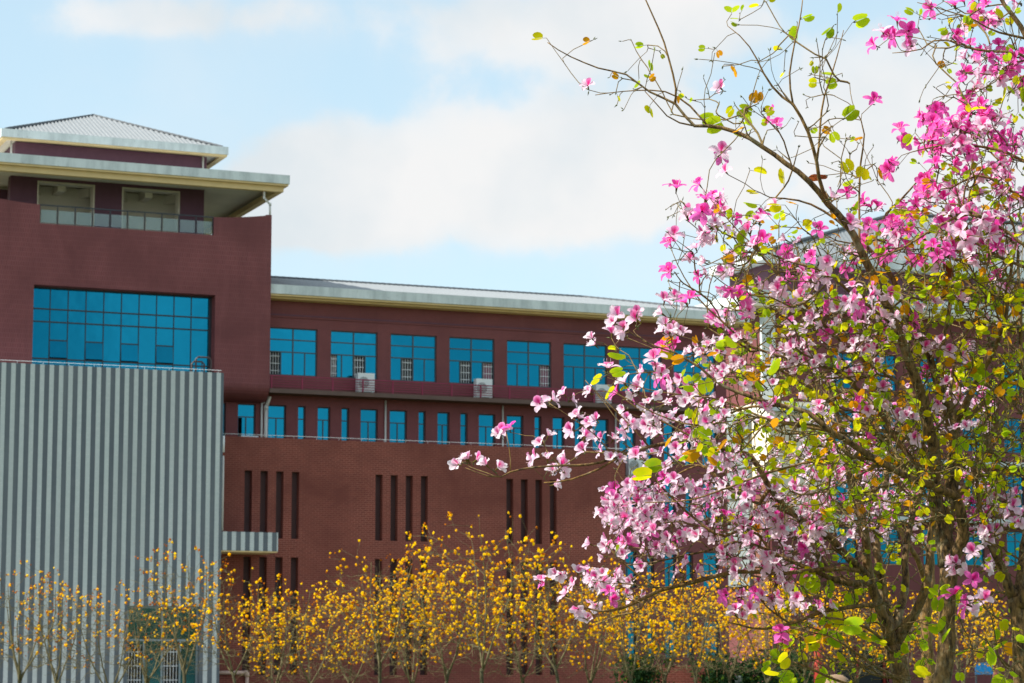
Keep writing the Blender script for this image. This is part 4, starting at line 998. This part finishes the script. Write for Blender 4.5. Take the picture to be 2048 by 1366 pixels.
T1V = lv("""1093,76,y.6 1186,80,o.5 1295,90,g.5 1310,95,g.3 1318,102,y.3 1278,157,g.6 1300,145,g.6 1308,156,g.4 1293,164,o.4 1245,157,o.4 1232,184,y.3 1300,210,y.8 1353,185,y.4 1362,184,o.4 1375,198,g.3 1388,200,g.4 1463,28,g.85 1480,28,g.4
 1482,38,g.4 1481,50,g.4 1525,10,y.5 1532,4,y.5 1418,97,g.4 1432,96,o.4 1467,129,o.75 1436,230,g.8 1450,240,g1 1472,238,g.6 1482,246,g.7 1487,256,o.7 1500,210,o.6 1515,208,o.6 1490,220,g.7 1512,225,g.8 1525,230,g.5 1540,245,g.5 1470,210,y.6
 1502,260,g.4 1462,263,g.5 1522,215,y.5 1595,45,g.8 1600,40,g.6 1668,50,g.7 1675,32,g.5 1705,45,g.9 1565,100,y.6 1568,140,y.5 1630,155,g.5 1642,150,g.7 1640,166,y.5 1683,240,g.8 1660,258,g.6 1640,253,o.6 1620,256,g.5 1628,115,y.3 1680,162,g.6
 1705,278,o.5 1718,275,g.4 1656,350,b1.1 1500,340,y.8 1520,385,y.7 1568,375,y.9 1520,410,g.8 1570,410,y.8 1596,410,o.5 1540,415,g.6 1560,440,g.7 1515,420,g.6 1530,470,y.8 1495,430,y.4 1506,440,o.4 1470,480,g.7 1485,496,g.8 1548,533,y.5 1590,475,g.5
 1705,350,y.8 1712,356,g.6 1767,366,o.8 1258,711,g1 1353,714,y1.05 1354,670,o.7 1332,687,g.4 1376,713,o.7 1408,715,o.7 1372,732,g.6 1448,665,g.85 1436,676,g.5 1420,732,g1 1474,715,g.9 1486,722,g.9 1494,728,g.8 1472,755,g1 1486,756,o.7 1510,755,g.7
 1521,740,o.6 1531,755,g.9 1553,765,o.8 1506,770,g.7 1514,780,o.6 1411,822,g.9 1425,832,g.7 1391,770,g.8 1416,793,g.8 1410,785,y.7 1457,856,g1 1386,856,g.8 1394,858,y.9 1405,850,g.6 1346,870,o.6 1393,888,g.7 1425,888,y.7 1430,902,o.8 1405,900,o.9
 1416,906,o.8 1330,930,g1.1 1351,925,g.7 1380,880,g.5 1311,950,y1 1375,906,y.6 1430,934,g.6 1537,843,o.9 1205,755,y.7 1215,750,g.7 1223,770,y.8 1246,750,y.6 1250,768,y.5 1230,690,g.6 1240,700,y.5
 1730,330,y.7 1745,362,g.9 1850,565,o1.1 1890,555,b1 1838,575,o.9 1910,730,y1 1930,740,g1.2 1880,700,y.9 1895,690,g.9 1720,715,g.9 1690,735,g.9 1735,790,g.9 1770,770,g.8 1850,740,g.8 1790,890,g.8 1820,880,o.7 1800,860,o.7 1910,870,g.9""")
T2V = lv("""1605,1180,g.9 1618,1196,g1.1 1630,1165,y.9 1632,1180,y.8 1650,1166,g1 1664,1196,g.9 1705,1180,g1.1 1716,1176,y.9 1745,1176,g.8 1695,1238,y1 1680,1250,g1.1 1665,1226,g.8 1725,1246,g.8 1730,1262,g1 1726,1266,y.9 1640,1280,o1.1 1646,1266,o1 1612,1280,o.9
 1592,1270,g1 1626,1286,g1.1 1605,1290,y1 1580,1310,y1 1592,1276,y.8 1566,1312,g.9 1590,1346,g1 1611,1326,y.8 1650,1340,g.9 1660,1346,g.8 1680,1300,y.9 1690,1290,g1 1756,1246,g.8 1770,1276,g1 1782,1280,g1 1792,1274,g.9 1820,1266,g.7 1836,1286,g.8 1830,1260,y.7
 1855,1320,g1 1820,1310,g1 1850,1250,g1 1565,1345,y.8 1545,1330,g.8 1640,1210,y.7 1600,1245,g.7 1560,1215,y.6 1500,1225,g.5 1230,1105,g.5""")
T3V = lv("""1905,1175,g.8 1921,1180,g.8 1895,1190,y.8 1886,1192,g.8 1925,1236,g.9 1904,1232,g1 1900,1250,g.9 1872,1230,g.8 2000,1290,o1.1 1975,1296,g.9 2012,1345,g1 1985,1342,y.8 2020,1276,g.9 2028,1284,g.8 2010,1270,y.6 1940,1296,g.7 1950,1302,y.6 1860,1356,y.7 1870,1350,y.8
 1945,60,g.6 1960,48,o.6 1920,40,g.5 1835,28,g.6 1838,38,g.4 1900,55,g.6 1830,265,g.7 1855,270,g.7 1955,212,y.7 1870,260,y.5 1940,255,g.6 2030,175,g.8 2045,170,g.8 2005,205,y.8""")
COMMON = 'tree'
t1b = T(1880, 1990, 12.5); t2b = T(1800, 1902, 14.5); t3b = T(2046, 1990, 12.5); t4b = T(1858, 1830, 17.0)
bauhinia('bauhinia_tree', 'pink bauhinia tree with the nearest straight trunk and a long limb reaching into the sky', (t1b[0], 12.5, 0), T1L, 12.5, .55, T1F, T1V,
  [(1340, 420, 1540, 600, 11, 'ppw'), (1560, 470, 1760, 640, 14, 'ppm'), (1340, 640, 1480, 760, 11, 'pw'), (1480, 620, 1640, 790, 8, 'ppw'), (1560, 640, 1760, 760, 9, 'pw'), (1280, 780, 1480, 880, 18, 'pww'), (1640, 560, 1860, 700, 6, 'pw'), (1700, 400, 1850, 560, 13, 'mmp'), (1460, 700, 1700, 830, 12, 'pw'), (1680, 560, 2040, 900, 22, 'ppw')],
  [(1480, 590, 1760, 960, 220, 'ggyyyo'), (1740, 560, 2048, 960, 330, 'ggyyyo'), (1380, 650, 1500, 900, 40, 'ggggyo'), (1430, 420, 1640, 620, 50, 'gggyyo'), (1640, 400, 1850, 600, 75, 'gggyyo'), (1640, 900, 2000, 1040, 110, 'gggyyo'), (1850, 480, 2048, 620, 70, 'ggy')],
  [(1450, 480, 1760, 900, 300), (1760, 480, 2048, 960, 330), (1330, 400, 1500, 620, 30), (1480, 60, 1700, 330, 26), (1640, 250, 1760, 420, 14), (1200, 80, 1450, 240, 8), (1560, 860, 2000, 1060, 130)], 3)
bauhinia('bauhinia_tree', 'many-stemmed bauhinia tree with dark trunk forking low, its long low branches full of white-pink blossom', (t2b[0], 14.5, 0), T2L, 14.5, .5, T2F, T2V,
  [(1220, 830, 1420, 930, 22, 'pww'), (1210, 970, 1450, 1110, 42, 'ppw'), (1410, 900, 1660, 1060, 56, 'pww'), (1430, 1040, 1640, 1140, 34, 'pw'), (1620, 960, 1800, 1090, 30, 'pw'), (1150, 1140, 1270, 1200, 8, 'pw'), (1460, 1150, 1640, 1215, 8, 'p'), (1640, 860, 1760, 960, 12, 'pw')],
  [(1440, 900, 1660, 1080, 46, 'ggggyo'), (1640, 1000, 1860, 1140, 40, 'ggggyo'), (1600, 1150, 1860, 1340, 60, 'ggyy'), (1540, 1180, 1700, 1360, 22, 'ggyy'), (1560, 760, 1760, 920, 40, 'ggy')],
  [(1230, 880, 1480, 1130, 70), (1420, 900, 1800, 1180, 220), (1560, 1160, 1860, 1366, 60), (1190, 1110, 1400, 1230, 22), (1480, 1100, 1780, 1240, 40), (1700, 780, 1860, 1100, 60)], 4)
bauhinia('bauhinia_tree', 'bauhinia tree at the right edge of the picture with deep magenta blossom against the cloud', (t3b[0], 12.5, 0), T3L, 12.5, .45, T3F, T3V,
  [(1850, 235, 2048, 340, 16, 'mmp'), (1870, 340, 2048, 520, 36, 'mpp'), (1900, 0, 2048, 200, 16, 'mmp'), (1930, 980, 2048, 1100, 12, 'pw'), (1920, 1100, 2048, 1160, 4, 'p')],
  [(1840, 290, 2048, 600, 90, 'ggggyo'), (1880, 20, 2048, 240, 26, 'ggy'), (1950, 600, 2048, 900, 50, 'ggggyo'), (1930, 900, 2048, 1150, 40, 'ggy'), (1900, 1200, 2048, 1366, 12, 'ggy')],
  [(1850, 250, 2048, 640, 110), (1830, 0, 2048, 230, 36), (1940, 640, 2048, 1120, 90), (1900, 1120, 2048, 1340, 30)], 5)
bauhinia('bauhinia_tree', 'farther bauhinia tree with a pale slim trunk just left of the nearest straight trunk', (t4b[0], 17.0, 0), T4L, 17.0, .5, [],[],
  [(1720, 760, 1980, 1080, 60, 'pw'), (1520, 700, 1760, 960, 36, 'pww')], [(1740, 760, 1990, 1100, 90, 'gggyyo')], [(1560, 760, 1990, 1120, 110)], 6, thick=.2)


# ------------------------------------------------------------------ yellow trumpet trees
def trumpet_variant(seed, H, rad, nflow, old):
    """trunk with a few rising stems, a vase of bare twigs and yellow flower heads; H: height, rad: crown radius"""
    rng = np.random.default_rng(seed); tr = Tree(seed)
    fork = rng.uniform(1.25, 1.75)
    tr.limb([(0, 0, 0), (rng.normal(0, .04), rng.normal(0, .04), fork * .5), (rng.normal(0, .07), rng.normal(0, .07), fork)], [.075, .062, .052], .15)
    ns = int(rng.integers(3, 6))
    for k in range(ns):
        a = k * 2 * math.pi / ns + rng.normal(0, .35); rr = rad * rng.uniform(.25, .62); f0 = tr.P[tr.limbs[0][0][-1]] - [0, 0, rng.uniform(0, .45)]
        pts = [f0, f0 + [math.cos(a) * rr * .45, math.sin(a) * rr * .45, (H - fork) * .22], f0 + [math.cos(a) * rr * .8 + rng.normal(0, .1), math.sin(a) * rr * .8 + rng.normal(0, .1), (H - fork) * .5],
               f0 + [math.cos(a) * rr + rng.normal(0, .1), math.sin(a) * rr + rng.normal(0, .1), (H - fork) * rng.uniform(.65, .9)]]
        tr.limb(pts, [.034, .026, .019, .009], .15)
    tg = []; typ = []
    for i in range(nflow):
        zz = rng.beta(2.1, 2.25) ; z = fork + .30 + (H - fork - .30) * zz; rm = rad * (.45 + .65 * math.sin(min(1, zz * 1.15) * math.pi * .78)); a = rng.uniform(0, 2 * math.pi); q = math.sqrt(rng.uniform(.12, 1))
        tg.append((math.cos(a) * rm * q, math.sin(a) * rm * q, z)); typ.append(1)
    for i in range(430):
        z = fork + .05 + (H - fork) * rng.uniform(.0, .7); a = rng.uniform(0, 2 * math.pi); rm = rad * rng.uniform(.3, 1.15)
        tg.append((math.cos(a) * rm, math.sin(a) * rm, z)); typ.append(0)
    tips = tr.reach(tg, .12, .13, .018, .35, .0042, .30)
    fl = MB()
    for tn, ty in zip(tips, typ):
        if not ty: continue
        p = tr.P[tn]
        for q in range(int(rng.integers(1, 4)) + (rng.random() < .12) * int(rng.integers(2, 6))):
            o = rng.random() < old; c = np.array([.66, .21, .006]) * rng.uniform(.55, 1.0) if o else np.array([.97, .68, .002]) * rng.uniform(.9, 1.03)
            if not o and rng.random() < .3: c = np.array([.97, .56, .002])
            r = rng.uniform(.024, .042) if o else rng.uniform(.034, .062)
            ctr = p + rng.normal(0, .05, 3); M = basis(rng.normal(0, 1, 3), rng, rng.uniform(0, 6))
            V = [(0, 0, -r * .95)] + [(r * (1.05 if i % 2 else .82) * math.cos(i * .785), r * (1.05 if i % 2 else .82) * math.sin(i * .785), r * rng.uniform(-.1, .4)) for i in range(8)] + [(0, 0, r * .55)]
            Fc = [(0, 1 + (i + 1) % 8, 1 + i) for i in range(8)] + [(9, 1 + i, 1 + (i + 1) % 8) for i in range(8)]
            fl.add(np.array(V) @ M.T + ctr, Fc, np.array([c * .9] + [c] * 8 + [c * [.95, .75, 1]]))
    root = empty('trumpet_tree', (0, 0, 0))
    tr.build(root, 'trumpet_bark', 'trumpet_bark', 'trumpet_twig', .03, None, 4, minr=.004, twig_name='branches', merge=True)
    fo = fl.build('blossoms', 'trumpet_petal', root); tag(fo, kind='stuff')
    return root

VAR = {}
def trumpet(x, ytop, Y, dens, label, rz):
    """a tree whose trunk stands at pixel column x with its top at ytop"""
    H0 = T(x, ytop, Y)[2]
    key = (dens, len([1 for q in PLACED if q[0] == dens]) % (3, 4, 2)[dens])
    Hv = 5.6
    if key not in VAR:
        VAR[key] = trumpet_variant(100 + dens * 10 + key[1], Hv, (2.1, 1.6, 2.4, 1.85)[key[1]], (105, 215, 270)[dens], (.55, .42, .22)[dens]); o = VAR[key]
    else: o = clone(VAR[key])
    PLACED.append((dens, x)); b = T(x, 1350, Y)
    k = H0 / Hv; o.location = (b[0], Y, 0); o.rotation_euler = (0, 0, rz); o.scale = (.45 + .55 * k, .45 + .55 * k, k)
    tag(o, label, 'flowering tree', 'yellow trumpet trees along the foot of the building')
PLACED = []
TT = [
 (38, 1112, 92, 0, 'sparse yellow trumpet tree with a forked trunk before the stripes, nearest the left edge'),
 (113, 1140, 90, 0, 'thin small yellow trumpet tree, second from the left before the grey stripes'),
 (224, 1145, 91, 0, 'many-stemmed sparse yellow trumpet tree left of the striped block ground window'),
 (292, 1150, 94, 0, 'slender yellow trumpet tree before the left half of the ground window'),
 (368, 1060, 91, 0, 'tall sparse yellow trumpet tree before the right half of the ground window'),
 (470, 1130, 90, 1, 'dense yellow trumpet tree under the small striped balcony'),
 (552, 1170, 95, 1, 'low yellow trumpet tree below the first group of slit windows'),
 (618, 1140, 90, 1, 'yellow trumpet tree just right of the first group of slit windows'),
 (690, 1150, 95, 1, 'yellow trumpet tree before plain brick between the first two slit groups'),
 (760, 1075, 90, 1, 'dense yellow trumpet tree before the left slits of the middle group'),
 (822, 1120, 94, 1, 'yellow trumpet tree before the right slits of the middle group'),
 (890, 1100, 91, 2, 'rounded dense yellow trumpet tree left of the tallest one'),
 (962, 1000, 89, 1, 'tallest yellow trumpet tree with a spire of blossoms on the brick wall'),
 (1045, 1112, 93, 1, 'yellow trumpet tree before the left slits of the third group'),
 (1115, 1085, 90, 1, 'yellow trumpet tree before the right slits of the third group'),
 (1183, 1118, 94, 1, 'yellow trumpet tree under the low pink blossom branch tip'),
 (1262, 1120, 90, 2, 'dense yellow trumpet tree at the right end of the brick podium'),
 (1325, 1140, 95, 2, 'yellow trumpet tree behind the low bauhinia branch, left of the white utility box'),
 (1395, 1118, 91, 2, 'bright dense yellow trumpet tree just left of the white utility box'),
 (1462, 1130, 95, 2, 'yellow trumpet tree directly before the white utility box'),
 (1530, 1130, 91, 2, 'yellow trumpet tree before the dark shrubs, left of the red post'),
 (1612, 1140, 94, 2, 'yellow trumpet tree beside the round red post'),
 (1715, 1150, 92, 2, 'yellow trumpet tree before the dark doorway, seen between bauhinia stems'),
 (1800, 1160, 95, 2, 'yellow trumpet tree hidden behind the multi-stemmed bauhinia trunk'),
 (1930, 1150, 91, 2, 'yellow trumpet tree left of the blue signboard'),
 (2010, 1160, 94, 2, 'yellow trumpet tree right of the blue signboard at the right edge'),
]
for i, a in enumerate(TT): trumpet(*a, rz=i * 2.1)

# ------------------------------------------------------------------ dark shrubs by the far building
def shrub(name, x, ytop, Y, wpx, label, seed, n=2600):
    rng = np.random.default_rng(seed); c = T(x, ytop, Y); H = c[2]; rx = wpx / 2 * Y / 5000
    root = tag(empty(name, (c[0], Y, 0)), label, 'shrub', 'dark shrubs behind the yellow trees')
    st = MB()
    for k in range(6):
        a = rng.uniform(0, 6.28); st.tube([(0, 0, 0), (math.cos(a) * rx * .3, math.sin(a) * rx * .3, H * .4), (math.cos(a) * rx * .6, math.sin(a) * rx * .6, H * .8)], [.05, .035, .015], 6)
    st.build('stem', 'bauhinia_bark', root, True)
    lf = MB(); lobes = [(rng.normal(0, .4) * rx, rng.normal(0, .4) * rx, H * rng.uniform(.25, .75), rx * rng.uniform(.4, .65)) for _ in range(9)]
    for i in range(n):
        bx, by, bz, br = lobes[rng.integers(9)]; d = rng.normal(0, 1, 3); d /= np.linalg.norm(d); q = br * rng.uniform(.55, 1.05)
        p = np.array([bx, by, bz]) + d * q * [1, 1, min(1, H * .3 / br)]
        if p[2] < .1 or p[2] > H: continue
        M = basis(d + rng.normal(0, .6, 3), rng, rng.uniform(0, 6)); L = rng.uniform(.10, .2)
        V = np.array([(0, 0, 0), (.3 * L, .05 * L, .5 * L), (0, 0, L), (-.3 * L, .05 * L, .5 * L)])
        cc = np.array([.03, .075, .028]) * rng.uniform(.6, 1.5)
        if rng.random() < .12: cc = np.array([.10, .17, .02])
        lf.add(V @ M.T + p, [(0, 1, 2, 3)], cc)
    lf.build('foliage', 'leaf', root)
for a in ((1290, 1278, 96, 105, 'dark green shrub behind the low garden wall left of its middle', 1), (1435, 1292, 97.5, 110, 'dark shrub at the right end of the low garden wall', 2),
          (1520, 1300, 97.5, 110, 'dark shrub right of the white utility box', 3), (1590, 1285, 98.5, 100, 'dark shrub just left of the round red post', 4)):
    shrub('shrub', *a)
